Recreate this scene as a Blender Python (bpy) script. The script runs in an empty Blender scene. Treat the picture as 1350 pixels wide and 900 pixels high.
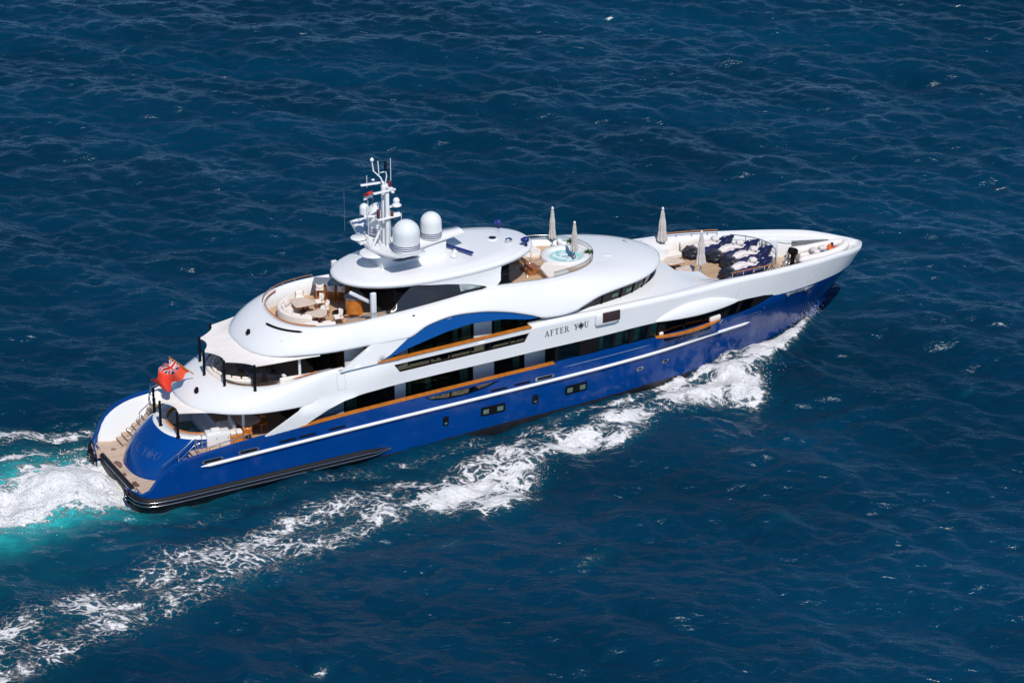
import bpy, bmesh, math, random
import numpy as np
from mathutils import Vector, Matrix
from mathutils.geometry import delaunay_2d_cdt
random.seed(7)
SC = bpy.context.scene
COL = SC.collection
R = math.radians

# ------------------------------------------------------------------ camera, sky, sun
cam = bpy.data.cameras.new('camera'); camo = bpy.data.objects.new('camera', cam); COL.objects.link(camo)
cam.sensor_width = 36.0; cam.lens = 106.05; cam.clip_start = 1.0; cam.clip_end = 12000
_r = Vector((0.88206931, -0.47111965, 0.0)); _u = Vector((0.19978911, 0.37406176, 0.90562802)); _b = Vector((-0.42665916, -0.79882669, 0.42407298))
camo.matrix_world = Matrix(((_r.x, _u.x, _b.x, -49.295), (_r.y, _u.y, _b.y, -140.245), (_r.z, _u.z, _b.z, 77.496), (0, 0, 0, 1)))
SC.camera = camo

SUN_EL = R(54); SUN_AZ = R(258)          # azimuth of the sun measured from +x anticlockwise
wd = bpy.data.worlds.new('World'); SC.world = wd; wd.use_nodes = True
wn = wd.node_tree.nodes; wl = wd.node_tree.links
bg = wn.get('Background') or wn.new('ShaderNodeBackground')
sky = wn.new('ShaderNodeTexSky'); sky.sky_type = 'NISHITA'; sky.sun_disc = False
sky.sun_elevation = SUN_EL; sky.sun_rotation = R(90) - SUN_AZ; sky.air_density = 1.0; sky.dust_density = 0.3; sky.ozone_density = 1.0
tint = wn.new('ShaderNodeMix'); tint.data_type = 'RGBA'; tint.blend_type = 'MULTIPLY'; tint.inputs[0].default_value = 1.0; tint.inputs[7].default_value = (0.66, 0.90, 1.20, 1)
wl.new(sky.outputs[0], tint.inputs[6]); wl.new(tint.outputs[2], bg.inputs[0]); bg.inputs[1].default_value = 0.075
sun = bpy.data.lights.new('sun', 'SUN'); sun.energy = 3.85; sun.angle = R(0.5); sun.color = (1.0, 0.955, 0.89)
suno = bpy.data.objects.new('sun', sun); COL.objects.link(suno)
_sd = Vector((math.cos(SUN_EL) * math.cos(SUN_AZ), math.cos(SUN_EL) * math.sin(SUN_AZ), math.sin(SUN_EL)))
suno.rotation_euler = _sd.to_track_quat('Z', 'Y').to_euler()
SC.view_settings.view_transform = 'Standard'; SC.view_settings.look = 'None'
SC.view_settings.exposure = 0.0; SC.view_settings.gamma = 1.0; SC.view_settings.use_curve_mapping = False

# ------------------------------------------------------------------ materials
MATS = {}
def mat(name, col, rough=0.5, metal=0.0, spec=0.5, coat=0.0, noise=0.0, nscale=3.0, bump=0.0, bscale=20.0):
    m = bpy.data.materials.new(name); m.use_nodes = True
    nt = m.node_tree; b = nt.nodes['Principled BSDF']
    b.inputs['Base Color'].default_value = (*col, 1); b.inputs['Roughness'].default_value = rough
    b.inputs['Metallic'].default_value = metal; b.inputs['Specular IOR Level'].default_value = spec
    b.inputs['Coat Weight'].default_value = coat; b.inputs['Coat Roughness'].default_value = 0.04
    tc = nt.nodes.new('ShaderNodeTexCoord')
    if noise > 0:
        n = nt.nodes.new('ShaderNodeTexNoise'); n.inputs['Scale'].default_value = nscale; n.inputs['Detail'].default_value = 6
        nt.links.new(tc.outputs['Object'], n.inputs['Vector'])
        r = nt.nodes.new('ShaderNodeMapRange'); r.inputs[1].default_value = 0.3; r.inputs[2].default_value = 0.7
        r.inputs[3].default_value = 1 - noise; r.inputs[4].default_value = 1 + noise
        nt.links.new(n.outputs[0], r.inputs[0])
        x = nt.nodes.new('ShaderNodeMix'); x.data_type = 'RGBA'; x.blend_type = 'MULTIPLY'; x.inputs[0].default_value = 1
        x.inputs[6].default_value = (*col, 1); nt.links.new(r.outputs[0], x.inputs[7])
        nt.links.new(x.outputs[2], b.inputs['Base Color'])
    if bump > 0:
        n2 = nt.nodes.new('ShaderNodeTexNoise'); n2.inputs['Scale'].default_value = bscale; n2.inputs['Detail'].default_value = 4
        nt.links.new(tc.outputs['Object'], n2.inputs['Vector'])
        bp = nt.nodes.new('ShaderNodeBump'); bp.inputs['Strength'].default_value = bump; bp.inputs['Distance'].default_value = 0.02
        nt.links.new(n2.outputs[0], bp.inputs['Height']); nt.links.new(bp.outputs[0], b.inputs['Normal'])
    MATS[name] = m
    return m

def teak_mat(name, col, plank=0.12, axis='Y', dark=0.45):
    m = mat(name, col, 0.6); nt = m.node_tree; b = nt.nodes['Principled BSDF']
    tc = nt.nodes.new('ShaderNodeTexCoord'); sp = nt.nodes.new('ShaderNodeSeparateXYZ'); nt.links.new(tc.outputs['Object'], sp.inputs[0])
    mu = nt.nodes.new('ShaderNodeMath'); mu.operation = 'MULTIPLY'; mu.inputs[1].default_value = 1 / plank; nt.links.new(sp.outputs[axis], mu.inputs[0])
    fr = nt.nodes.new('ShaderNodeMath'); fr.operation = 'FRACT'; nt.links.new(mu.outputs[0], fr.inputs[0])
    gt = nt.nodes.new('ShaderNodeMath'); gt.operation = 'LESS_THAN'; gt.inputs[1].default_value = 0.12; nt.links.new(fr.outputs[0], gt.inputs[0])
    fl = nt.nodes.new('ShaderNodeMath'); fl.operation = 'FLOOR'; nt.links.new(mu.outputs[0], fl.inputs[0])
    wn_ = nt.nodes.new('ShaderNodeTexWhiteNoise'); wn_.noise_dimensions = '1D'; nt.links.new(fl.outputs[0], wn_.inputs['W'])
    n = nt.nodes.new('ShaderNodeTexNoise'); n.inputs['Scale'].default_value = 4; n.inputs['Detail'].default_value = 8; nt.links.new(tc.outputs['Object'], n.inputs['Vector'])
    ad = nt.nodes.new('ShaderNodeMath'); ad.operation = 'ADD'; nt.links.new(wn_.outputs[0], ad.inputs[0]); nt.links.new(n.outputs[0], ad.inputs[1])
    mr = nt.nodes.new('ShaderNodeMapRange'); mr.inputs[1].default_value = 0.4; mr.inputs[2].default_value = 1.6; mr.inputs[3].default_value = 0.82; mr.inputs[4].default_value = 1.14
    nt.links.new(ad.outputs[0], mr.inputs[0])
    x = nt.nodes.new('ShaderNodeMix'); x.data_type = 'RGBA'; x.blend_type = 'MULTIPLY'; x.inputs[0].default_value = 1; x.inputs[6].default_value = (*col, 1)
    nt.links.new(mr.outputs[0], x.inputs[7])
    y = nt.nodes.new('ShaderNodeMix'); y.data_type = 'RGBA'; nt.links.new(gt.outputs[0], y.inputs[0]); nt.links.new(x.outputs[2], y.inputs[6])
    y.inputs[7].default_value = (col[0] * dark, col[1] * dark, col[2] * dark, 1)
    nt.links.new(y.outputs[2], b.inputs['Base Color'])
    return m

def glass_mat(name, tint, refl=0.04):
    m = bpy.data.materials.new(name); m.use_nodes = True; nt = m.node_tree
    nt.nodes.remove(nt.nodes['Principled BSDF']); out = nt.nodes['Material Output']
    t = nt.nodes.new('ShaderNodeBsdfTransparent'); t.inputs[0].default_value = (*tint, 1)
    g = nt.nodes.new('ShaderNodeBsdfGlossy'); g.inputs['Roughness'].default_value = 0.02
    f = nt.nodes.new('ShaderNodeFresnel'); f.inputs[0].default_value = 1.5
    mx = nt.nodes.new('ShaderNodeMixShader'); nt.links.new(f.outputs[0], mx.inputs[0]); nt.links.new(t.outputs[0], mx.inputs[1]); nt.links.new(g.outputs[0], mx.inputs[2])
    nt.links.new(mx.outputs[0], out.inputs[0]); MATS[name] = m
    return m

M_WHITE = mat('white_paint', (0.77, 0.775, 0.775), 0.32, coat=0.5, noise=0.02, nscale=0.35)
M_WHITE2 = mat('grey_white_deck_paint', (0.68, 0.70, 0.72), 0.6, noise=0.03, nscale=1.5)
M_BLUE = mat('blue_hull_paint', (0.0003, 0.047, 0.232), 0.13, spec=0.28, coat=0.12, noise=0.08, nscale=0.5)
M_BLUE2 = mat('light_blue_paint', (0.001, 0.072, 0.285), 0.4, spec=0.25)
M_BLACK = mat('black_rubber', (0.009, 0.009, 0.011), 0.6, spec=0.25)
M_BOOT = mat('black_bottom_paint', (0.014, 0.014, 0.02), 0.5, noise=0.3, nscale=2)
M_SILVER = mat('polished_steel', (0.75, 0.75, 0.75), 0.22, metal=1.0)
M_TEAK = teak_mat('teak_deck', (0.53, 0.36, 0.23))
M_TEAKP = teak_mat('teak_platform', (0.56, 0.42, 0.32), 0.14)
M_VARN = mat('varnished_wood', (0.52, 0.17, 0.022), 0.25, coat=0.6, noise=0.2, nscale=4)
M_VARN2 = mat('brown_wood', (0.30, 0.11, 0.03), 0.35, coat=0.4, noise=0.2, nscale=4)
M_GLASS = glass_mat('tinted_glass', (0.40, 0.39, 0.33))
M_SGLASS = glass_mat('green_glass', (0.62, 0.74, 0.68))
M_DGLASS = mat('black_glass', (0.006, 0.008, 0.010), 0.06, spec=0.4)
M_CGLASS = glass_mat('clear_screen', (0.72, 0.78, 0.78))
M_FRAME = mat('black_frame', (0.006, 0.006, 0.008), 0.7, spec=0.1)
M_IN = mat('interior_dark', (0.05, 0.045, 0.04), 0.8, noise=0.3, nscale=2)
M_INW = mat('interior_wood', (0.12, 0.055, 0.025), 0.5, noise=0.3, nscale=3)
M_BLIND = mat('window_blind', (0.10, 0.17, 0.14), 0.7, noise=0.2, nscale=6)
M_CURT = mat('curtain_cloth', (0.42, 0.52, 0.45), 0.9, noise=0.15, nscale=6)
M_CUSH = mat('cream_cushion', (0.78, 0.71, 0.65), 0.85, noise=0.05, nscale=5, bump=0.25, bscale=9)
M_CANV = mat('cream_canvas', (0.77, 0.73, 0.69), 0.9, noise=0.04, nscale=2, bump=0.2, bscale=3)
M_UMB = mat('grey_canvas', (0.52, 0.48, 0.45), 0.9, noise=0.1, nscale=3, bump=0.3, bscale=12)
M_GREYF = mat('grey_fabric', (0.16, 0.16, 0.17), 0.9, noise=0.15, nscale=5)
M_TABLE = mat('pale_table_wood', (0.66, 0.53, 0.43), 0.4, noise=0.08, nscale=5)
M_NAVY = mat('navy_cover', (0.006, 0.010, 0.055), 0.42, noise=0.4, nscale=3, bump=0.7, bscale=5)
M_BLKCOV = mat('black_cover', (0.016, 0.016, 0.024), 0.4, noise=0.5, nscale=4, bump=0.9, bscale=6)
M_WCOV = mat('white_cover', (0.70, 0.64, 0.62), 0.7, noise=0.1, nscale=4, bump=0.9, bscale=5)
M_RIB = mat('white_inflatable_tube', (0.78, 0.73, 0.70), 0.55, noise=0.04, nscale=3)
M_ORANGE = mat('orange_plastic', (0.85, 0.16, 0.01), 0.5)
M_RED = mat('red_cloth', (0.70, 0.035, 0.015), 0.75)
M_RED_LIT = mat('backlit_red_cloth', (0.80, 0.09, 0.035), 0.75)  # red flag cloth with light showing through it, painted as brighter orange
M_NAVYC = mat('navy_cloth', (0.012, 0.016, 0.11), 0.8)
M_WCLOTH = mat('white_cloth', (0.72, 0.68, 0.68), 0.8)
M_LEAF = mat('plant_leaf', (0.05, 0.14, 0.02), 0.6, noise=0.4, nscale=6)
M_DRED = mat('dark_red_lamp', (0.11, 0.015, 0.015), 0.3)
M_HORN = mat('deep_blue_plastic', (0.004, 0.016, 0.16), 0.4)
M_GREYM = mat('grey_metal', (0.28, 0.30, 0.32), 0.4, metal=0.4)
M_NAVYL = mat('navy_lettering', (0.012, 0.014, 0.03), 0.4)
M_SILL = mat('silver_lettering', (0.05, 0.11, 0.31), 0.3, metal=0.3)
M_WETT = mat('wet_dark_teak', (0.17, 0.07, 0.045), 0.25, noise=0.3, nscale=4)

def pool_water():
    m = mat('pool_water', (0.30, 0.62, 0.60), 0.05, noise=0.15, nscale=2.5, bump=0.6, bscale=4); return m
M_POOL = pool_water()
M_POOLD = mat('green_pool_water', (0.05, 0.17, 0.13), 0.05, noise=0.2, nscale=2, bump=0.5, bscale=4)

# ------------------------------------------------------------------ mesh helpers
class MB:
    def __init__(s): s.v = []; s.f = []; s.mi = []; s.sm = []
    def add(s, verts, faces, mi=0, smooth=True, M=None):
        o = len(s.v)
        for p in verts:
            p = Vector(p)
            s.v.append(M @ p if M is not None else p)
        for f in faces: s.f.append([i + o for i in f]); s.mi.append(mi); s.sm.append(smooth)
        return s
    def grid(s, rows, closed=False, mi=0, smooth=True, flip=False, M=None):
        n = len(rows[0]); v = [p for r in rows for p in r]; f = []
        for i in range(len(rows) - 1):
            for j in range(n if closed else n - 1):
                k = (j + 1) % n
                q = [i * n + j, i * n + k, (i + 1) * n + k, (i + 1) * n + j]
                f.append(q[::-1] if flip else q)
        return s.add(v, f, mi, smooth, M)
    def box(s, c, d, rz=0, mi=0, M=None, taper=1.0):
        a, b, h = d[0] / 2, d[1] / 2, d[2] / 2; v = []
        for z, t in ((-h, 1), (h, taper)):
            for x, y in ((-a, -b), (a, -b), (a, b), (-a, b)): v.append((x * t, y * t, z))
        T = Matrix.Translation(c) @ Matrix.Rotation(rz, 4, 'Z')
        if M is not None: T = M @ T
        return s.add(v, [(3, 2, 1, 0), (4, 5, 6, 7), (0, 1, 5, 4), (1, 2, 6, 5), (2, 3, 7, 6), (3, 0, 4, 7)], mi, False, T)
    def rbox(s, c, d, r=0.05, rz=0, mi=0, M=None, rx=0, ry=0):
        bm = bmesh.new(); bmesh.ops.create_cube(bm, size=1)
        for v in bm.verts: v.co = Vector((v.co.x * d[0], v.co.y * d[1], v.co.z * d[2]))
        bmesh.ops.bevel(bm, geom=bm.edges[:], offset=min(r, min(d) * 0.45), segments=3, profile=0.5, affect='EDGES')
        bm.verts.index_update(); T = Matrix.Translation(c) @ Matrix.Rotation(rz, 4, 'Z') @ Matrix.Rotation(ry, 4, 'Y') @ Matrix.Rotation(rx, 4, 'X')
        if M is not None: T = M @ T
        s.add([v.co.copy() for v in bm.verts], [[v.index for v in f.verts] for f in bm.faces], mi, True, T); bm.free(); return s
    def tube(s, path, r, n=8, mi=0, cap=True, M=None):
        P = [Vector(p) for p in path]; rows = []; m = len(P)
        rr = r if isinstance(r, (list, tuple)) else [r] * m
        ref = Vector((0, 0, 1))
        for i in range(m):
            t = (P[min(i + 1, m - 1)] - P[max(i - 1, 0)]).normalized()
            a = t.cross(ref)
            if a.length < 0.05: a = t.cross(Vector((1, 0, 0)))
            a.normalize(); b = t.cross(a).normalized()
            rows.append([P[i] + (a * math.cos(2 * math.pi * k / n) + b * math.sin(2 * math.pi * k / n)) * rr[i] for k in range(n)])
        s.grid(rows, True, mi, True, M=M)
        if cap:
            s.add(rows[0], [list(range(n))], mi, False, M); s.add(rows[-1], [list(range(n))[::-1]], mi, False, M)
        return s
    def lathe(s, prof, c=(0, 0, 0), n=32, mi=0, M=None):
        rows = [[(c[0] + r * math.cos(2 * math.pi * k / n), c[1] + r * math.sin(2 * math.pi * k / n), c[2] + z) for k in range(n)] for r, z in prof]
        return s.grid(rows, True, mi, True, M=M)
    def prism(s, outl, z0, z1, mi=0, M=None, bev=0.0):
        n = len(outl)
        a = sum(outl[i][0] * outl[(i + 1) % n][1] - outl[(i + 1) % n][0] * outl[i][1] for i in range(n))
        if a < 0: outl = outl[::-1]
        lo = [(x, y, z0) for x, y in outl]
        if bev > 0:
            cx = sum(p[0] for p in outl) / n; cy = sum(p[1] for p in outl) / n
            def ins(k, z): return [(x + (cx - x) * k, y + (cy - y) * k, z) for x, y in outl]
            w = max(max(p[0] for p in outl) - min(p[0] for p in outl), max(p[1] for p in outl) - min(p[1] for p in outl)) / 2
            rows = [lo, [(x, y, z1 - bev) for x, y in outl], ins(0.3 * bev / w, z1 - 0.3 * bev), ins(bev / w, z1)]
            s.grid(rows, True, mi, True, M=M); top = rows[-1]
        else:
            top = [(x, y, z1) for x, y in outl]; s.grid([lo, top], True, mi, False, M=M)
        s.add(lo, [list(range(n))[::-1]], mi, False, M); s.add(top, [list(range(n))], mi, False, M); return s
    def mirror(s):
        n = len(s.v); nf = len(s.f)
        s.v += [Vector((p.x, -p.y, p.z)) for p in s.v]
        for i in range(nf): s.f.append([k + n for k in s.f[i][::-1]]); s.mi.append(s.mi[i]); s.sm.append(s.sm[i])
        return s
    def build(s, name, mats, parent=None, origin=None):
        if not isinstance(mats, (list, tuple)): mats = [mats]
        me = bpy.data.meshes.new(name); o = Vector(origin) if origin is not None else Vector((0, 0, 0))
        me.from_pydata([p - o for p in s.v], [], s.f)
        for m in mats: me.materials.append(m)
        me.polygons.foreach_set('material_index', s.mi); me.polygons.foreach_set('use_smooth', s.sm); me.update()
        ob = bpy.data.objects.new(name, me); COL.objects.link(ob); ob.location = o
        if parent is not None: ob.parent = parent
        return ob

def tag(o, label=None, cat=None, group=None, kind=None):
    if label: o['label'] = label
    if cat: o['category'] = cat
    if group: o['group'] = group
    if kind: o['kind'] = kind
    return o
def thing(name, loc, label, cat, rz=0, group=None):
    o = bpy.data.objects.new(name, None); COL.objects.link(o); o.location = loc; o.rotation_euler = (0, 0, rz)
    o.empty_display_size = 0.3
    return tag(o, label, cat, group)
def copy_tree(o, parent=None):
    c = o.copy(); COL.objects.link(c); c.parent = parent
    for ch in [k for k in bpy.data.objects if k.parent == o]: copy_tree(ch, c)
    return c

def interp(tab):
    X = [p[0] for p in tab]; Y = [p[1] for p in tab]; n = len(X)
    d = [(Y[i + 1] - Y[i]) / (X[i + 1] - X[i]) for i in range(n - 1)]; m = [0.0] * n; m[0] = d[0]; m[-1] = d[-1]
    for i in range(1, n - 1):
        m[i] = 0.0 if d[i - 1] * d[i] <= 0 else 2 * d[i - 1] * d[i] / (d[i - 1] + d[i])
    def f(x):
        if x <= X[0]: return Y[0]
        if x >= X[-1]: return Y[-1]
        i = 0
        while x > X[i + 1]: i += 1
        h = X[i + 1] - X[i]; t = (x - X[i]) / h
        return (2*t**3 - 3*t*t + 1) * Y[i] + (t**3 - 2*t*t + t) * h * m[i] + (-2*t**3 + 3*t*t) * Y[i + 1] + (t**3 - t*t) * h * m[i + 1]
    return f
def smooth(a, b, x):
    t = max(0.0, min(1.0, (x - a) / (b - a))); return t * t * (3 - 2 * t)
def lerp(a, b, t): return a + (b - a) * t
def frange(a, b, st):
    n = max(1, int(round(abs(b - a) / st))); return [a + (b - a) * i / n for i in range(n + 1)]
def dens(pts, st=0.3, closed=True):
    out = []; n = len(pts)
    for i in range(n if closed else n - 1):
        a = pts[i]; b = pts[(i + 1) % n]; L = math.hypot(b[0] - a[0], b[1] - a[1]); k = max(1, int(L / st))
        for j in range(k): out.append((lerp(a[0], b[0], j / k), lerp(a[1], b[1], j / k)))
    if not closed: out.append(pts[-1])
    return out
def inside(p, poly):
    c = False; n = len(poly); j = n - 1
    for i in range(n):
        if (poly[i][1] > p[1]) != (poly[j][1] > p[1]) and p[0] < (poly[j][0] - poly[i][0]) * (p[1] - poly[i][1]) / (poly[j][1] - poly[i][1]) + poly[i][0]: c = not c
        j = i
    return c
def panel(mb, outl, holes, fmap, thick=0.12, step=0.4, mi=0, mirror=True, inward=(0, 1, 0), rim_mi=None):
    """A curved plate: outline (and holes) in 2D, mapped to 3D by fmap, given a thickness inward."""
    loops = [dens(outl, step)] + [dens(h, step) for h in holes]
    pts = []; edges = []
    for L in loops:
        o = len(pts); pts += L; n = len(L); edges += [(o + i, o + (i + 1) % n) for i in range(n)]
    x0 = min(p[0] for p in outl); x1 = max(p[0] for p in outl); z0 = min(p[1] for p in outl); z1 = max(p[1] for p in outl)
    bp = np.array(pts)
    for x in frange(x0, x1, step):
        for z in frange(z0, z1, step):
            q = (x + 0.013, z + 0.007)
            if inside(q, loops[0]) and not any(inside(q, h) for h in loops[1:]) and np.min((bp[:, 0] - q[0])**2 + (bp[:, 1] - q[1])**2) > (0.4 * step)**2: pts.append(q)
    V, E_, F, _, _, _ = delaunay_2d_cdt([Vector(p) for p in pts], edges, [], 0, 1e-5)
    tris = []
    for f in F:
        c = (sum(V[i][0] for i in f) / 3, sum(V[i][1] for i in f) / 3)
        if inside(c, loops[0]) and not any(inside(c, h) for h in loops[1:]):
            a, b, d = (V[i] for i in f)
            tris.append(list(f) if (b - a).cross(d - a) > 0 else list(f)[::-1])   # outward = -y
    out = [Vector(fmap(v[0], v[1])) for v in V]; iw = Vector(inward)
    t = MB()
    t.add(out, tris, mi, True)
    if thick > 0:
        inn = [p + iw * thick for p in out]
        t.add(inn, [x[::-1] for x in tris], mi, True)
        cnt = {}
        for x in tris:
            for i in range(3): cnt[(x[i], x[(i + 1) % 3])] = 1
        for (a, b) in cnt:
            if (b, a) not in cnt: t.add([out[b], out[a], inn[a], inn[b]], [(0, 1, 2, 3)], mi if rim_mi is None else rim_mi, False)
    if mirror: t.mirror()
    mb.add(t.v, [], mi); o = len(mb.v) - len(t.v)
    for f, k, s_ in zip(t.f, t.mi, t.sm): mb.f.append([i + o for i in f]); mb.mi.append(k); mb.sm.append(s_)
    return mb

# ------------------------------------------------------------------ the sea: one sheet to the horizon
def build_sea():
    N = 800; L = 160.0; x0, y0 = -38.0, -60.0
    rng = np.random.default_rng(11)
    k1 = 2 * np.pi * np.fft.fftfreq(N, L / N); KX, KY = np.meshgrid(k1, k1, indexing='ij'); K = np.hypot(KX, KY); K[0, 0] = 1e-6
    wdir = np.array([math.cos(R(234)), math.sin(R(234))])
    def spec(Lw, wd_, p, cut):
        c = (KX * wd_[0] + KY * wd_[1]) / K
        return np.exp(-1 / (K * Lw)**2) / K**4 * (np.abs(c)**p + 0.06) * np.exp(-(K * cut)**2)
    P = spec(0.55, wdir, 2, 0.07)
    w2 = np.array([math.cos(R(215)), math.sin(R(215))])
    P2 = spec(1.5, w2, 4, 0.14)
    def field(P, sd):
        A = (rng.standard_normal((N, N)) + 1j * rng.standard_normal((N, N))) * np.sqrt(P); A[0, 0] = 0
        h = np.fft.ifft2(A).real; s = sd / h.std()
        dx = np.fft.ifft2(A * (-1j) * KX / K).real * s; dy = np.fft.ifft2(A * (-1j) * KY / K).real * s
        return h * s, dx, dy
    h1, dx1, dy1 = field(P, 0.082); h2, dx2, dy2 = field(P2, 0.160)
    H = h1 + h2; DX = (dx1 + dx2) * 0.7; DY = (dy1 + dy2) * 0.7
    g = L / N
    ext = []; s = g; e = 0.0
    while e < 7000: s *= 1.22; e += s; ext.append(e)
    ext = np.array(ext)
    gx = np.concatenate([x0 - ext[::-1], x0 + np.arange(N) * g, x0 + (N - 1) * g + ext])
    gy = np.concatenate([y0 - ext[::-1], y0 + np.arange(N) * g, y0 + (N - 1) * g + ext])
    ne = len(ext)
    X, Y = np.meshgrid(gx, gy, indexing='ij'); Z = np.zeros_like(X); OX = np.zeros_like(X); OY = np.zeros_like(X)
    fade = np.clip(np.minimum(np.arange(N), N - 1 - np.arange(N)) / 40.0, 0, 1); FD = np.outer(fade, fade)
    sl = (slice(ne, ne + N), slice(ne, ne + N))
    Z[sl] = H * FD; OX[sl] = DX * FD; OY[sl] = DY * FD
    foam = np.zeros_like(X); aer = np.zeros_like(X)
    Xs, Ys = X[sl], Y[sl]
    def streak(pts):
        best = np.zeros_like(Xs)
        for (a, b) in zip(pts[:-1], pts[1:]):
            ax, ay, aw, as_ = a; bx, by, bw, bs = b
            vx, vy = bx - ax, by - ay; L2 = vx * vx + vy * vy
            t = np.clip(((Xs - ax) * vx + (Ys - ay) * vy) / L2, 0, 1)
            d = np.hypot(Xs - ax - t * vx, Ys - ay - t * vy); w = aw + (bw - aw) * t; st = as_ + (bs - as_) * t
            best = np.maximum(best, st * np.exp(-(d / w)**2))
        return best
    def blob(x, y, rx, ry, s, rot=0.0):
        c, q = math.cos(rot), math.sin(rot); u = (Xs - x) * c + (Ys - y) * q; v = -(Xs - x) * q + (Ys - y) * c
        return s * np.exp(-(u / rx)**2 - (v / ry)**2)
    F = streak([(46.2, -0.3, .25, .62), (45.0, -1.15, .4, .75), (43.2, -2.2, .7, .95), (40.8, -3.2, 1.0, 1.0), (38, -4.6, 1.6, 1.05), (34.8, -5.4, 1.7, .98), (32.2, -6.0, 1.3, .62), (29.5, -7.0, 1.5, .90), (26, -7.6, 1.4, .85),
                (23.0, -8.3, 1.3, .58), (20, -9.8, 1.8, .96), (15.5, -10.9, 1.7, .92), (12, -10.9, 1.5, .56), (6, -11.6, 2.0, .52), (0, -13.0, 2.2, .50), (-6, -14.3, 2.5, .51), (-14, -16.3, 2.6, .52)])
    for b in [(37.6, -6.6, 2.2, 1.3, 1.0, .9), (35.0, -6.6, 2.0, .8, .9, 0), (28.2, -8.7, 1.7, .9, .98, .2), (25.0, -8.6, 1.5, .7, .85, 0), (20.5, -9.4, 1.6, 1.6, .9, .2), (18.5, -12.0, 2.2, 1.3, .92, .2), (15.5, -11.6, 2.0, 1.0, .85, .3),
              (-4, -13, 3, 1.6, .55, .2), (2.3, -23.4, .8, .35, .7, .4), (19.6, -20, 1.6, .5, .42, .3), (13.6, -15.2, 1.0, .4, .4, 0), (31, -21.4, .8, .3, .4, 0),
              (63.6, 55.3, .7, .2, .75, 0), (27.6, 66.5, .5, .2, .6, 0), (89.4, 44, .4, .15, .7, 0), (58.4, -.5, .5, .15, .7, 0), (42.5, 70.8, .4, .15, .6, 0), (69.8, 12, .7, .2, .5, 0), (31.5, 57, .4, .15, .6, 0), (26, 52, .5, .2, .5, 0), (52, 43, .4, .15, .55, 0), (74, 36, .5, .15, .55, 0), (49, -13, .5, .2, .5, 0), (38, -26, .6, .2, .5, 0)]: F = np.maximum(F, blob(*b))
    F = np.maximum(F, streak([(44, -1.6, .5, .9), (38, -3.0, .7, .95), (34, -4.0, .7, .85), (30, -4.8, .6, .55), (22, -5.4, .9, .42), (14, -5.6, .8, .36), (6, -5.6, .6, .34), (0, -6.5, .8, .26)]))
    F = np.maximum(F, streak([(26, -6.4, 1.4, .50), (18, -8.2, 2.0, .52), (8, -9.4, 2.2, .50), (0, -10.8, 2.2, .48), (-12, -13.6, 2.8, .50)]))
    # propeller wash behind the platform and the port quarter wave
    W = streak([(2.0, .3, 3.3, 1.5), (-1.5, .3, 2.9, 1.35), (-5, .1, 2.6, 1.2), (-12, -.4, 2.6, 1.05), (-24, -1.3, 3.0, 1.0)])
    W2 = streak([(4, 6.4, .8, .62), (0, 6.9, 1.1, .66), (-4, 7.6, 1.3, .60), (-12, 8.8, 1.6, .5)])
    W3 = streak([(1, 4.9, .7, .6), (-4, 5.2, .9, .5), (-10, 5.6, 1.0, .45)])
    F = np.maximum(np.maximum(F, W), np.maximum(W2, W3))
    P0 = streak([(47, .5, .4, .9), (44, 2.2, .8, .9), (40, 4.6, 1.2, .8), (30, 6.6, 1.4, .7), (16, 9, 1.6, .35), (8, 10.4, 1.6, .0)])
    F = np.maximum(F, P0)
    A = np.clip(streak([(2, .5, 3.2, 1.2), (-3, .2, 3.4, 1.3), (-10, -.3, 3.6, 1.25), (-24, -1.6, 4.0, 1.2)]), 0, 1)
    A = np.maximum(A, 0.04 * np.clip(streak([(0, -6, 2.5, 1), (-6, -7.5, 3.5, 1), (-14, -9, 4, 1)]), 0, 1))
    A = np.maximum(A, 0.09 * np.clip(F, 0, 1))
    F *= np.where(Xs > 1.5, np.clip((np.abs(Ys) - 0.0) / 0.5, 0, 1), 1)
    foam[sl] = F; aer[sl] = A
    # raised water: bow wave, side wave crest, lumpy wash
    nz = np.fft.ifft2(np.fft.fft2(rng.standard_normal((N, N))) * np.exp(-(K * 0.35)**2)).real; nz /= nz.std()
    nz2 = np.fft.ifft2(np.fft.fft2(rng.standard_normal((N, N))) * np.exp(-(K * 0.16)**2)).real; nz2 /= nz2.std()
    Z[sl] += 0.6 * streak([(46.8, -.1, .4, .6), (44.6, -1.5, .6, 1.0), (41.5, -3.0, 1.2, .8), (37, -5.6, 1.8, .5), (30, -6.1, 1.5, .35), (20, -8.6, 1.8, .3), (8, -11, 2, .2), (-10, -15, 2, .15)])
    Z[sl] += 0.75 * streak([(46.8, .1, .4, .6), (44.6, 1.5, .55, 1.0), (41.5, 2.8, .9, .75), (37, 4.6, 1.3, .45), (30, 6.1, 1.5, .35)])
    Z[sl] += (0.07 * nz + 0.025 * nz2) * np.clip(W, 0, 1.1) + (0.05 * nz + 0.05 * nz2) * np.clip(F, 0, 1)
    Z[sl] += 0.12 * np.clip(W, 0, 1) * (Xs < 0)
    X = X + OX; Y = Y + OY
    nx, ny = X.shape; co = np.stack([X, Y, Z], -1).reshape(-1, 3)
    idx = np.arange(nx * ny).reshape(nx, ny)
    q = np.stack([idx[:-1, :-1], idx[1:, :-1], idx[1:, 1:], idx[:-1, 1:]], -1).reshape(-1, 4)
    me = bpy.data.meshes.new('sea'); me.vertices.add(len(co)); me.vertices.foreach_set('co', co.ravel().astype(np.float32))
    me.loops.add(q.size); me.loops.foreach_set('vertex_index', q.ravel().astype(np.int32))
    me.polygons.add(len(q)); me.polygons.foreach_set('loop_start', (np.arange(len(q)) * 4).astype(np.int32))
    me.polygons.foreach_set('use_smooth', np.ones(len(q), bool)); me.update(calc_edges=True)
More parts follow.
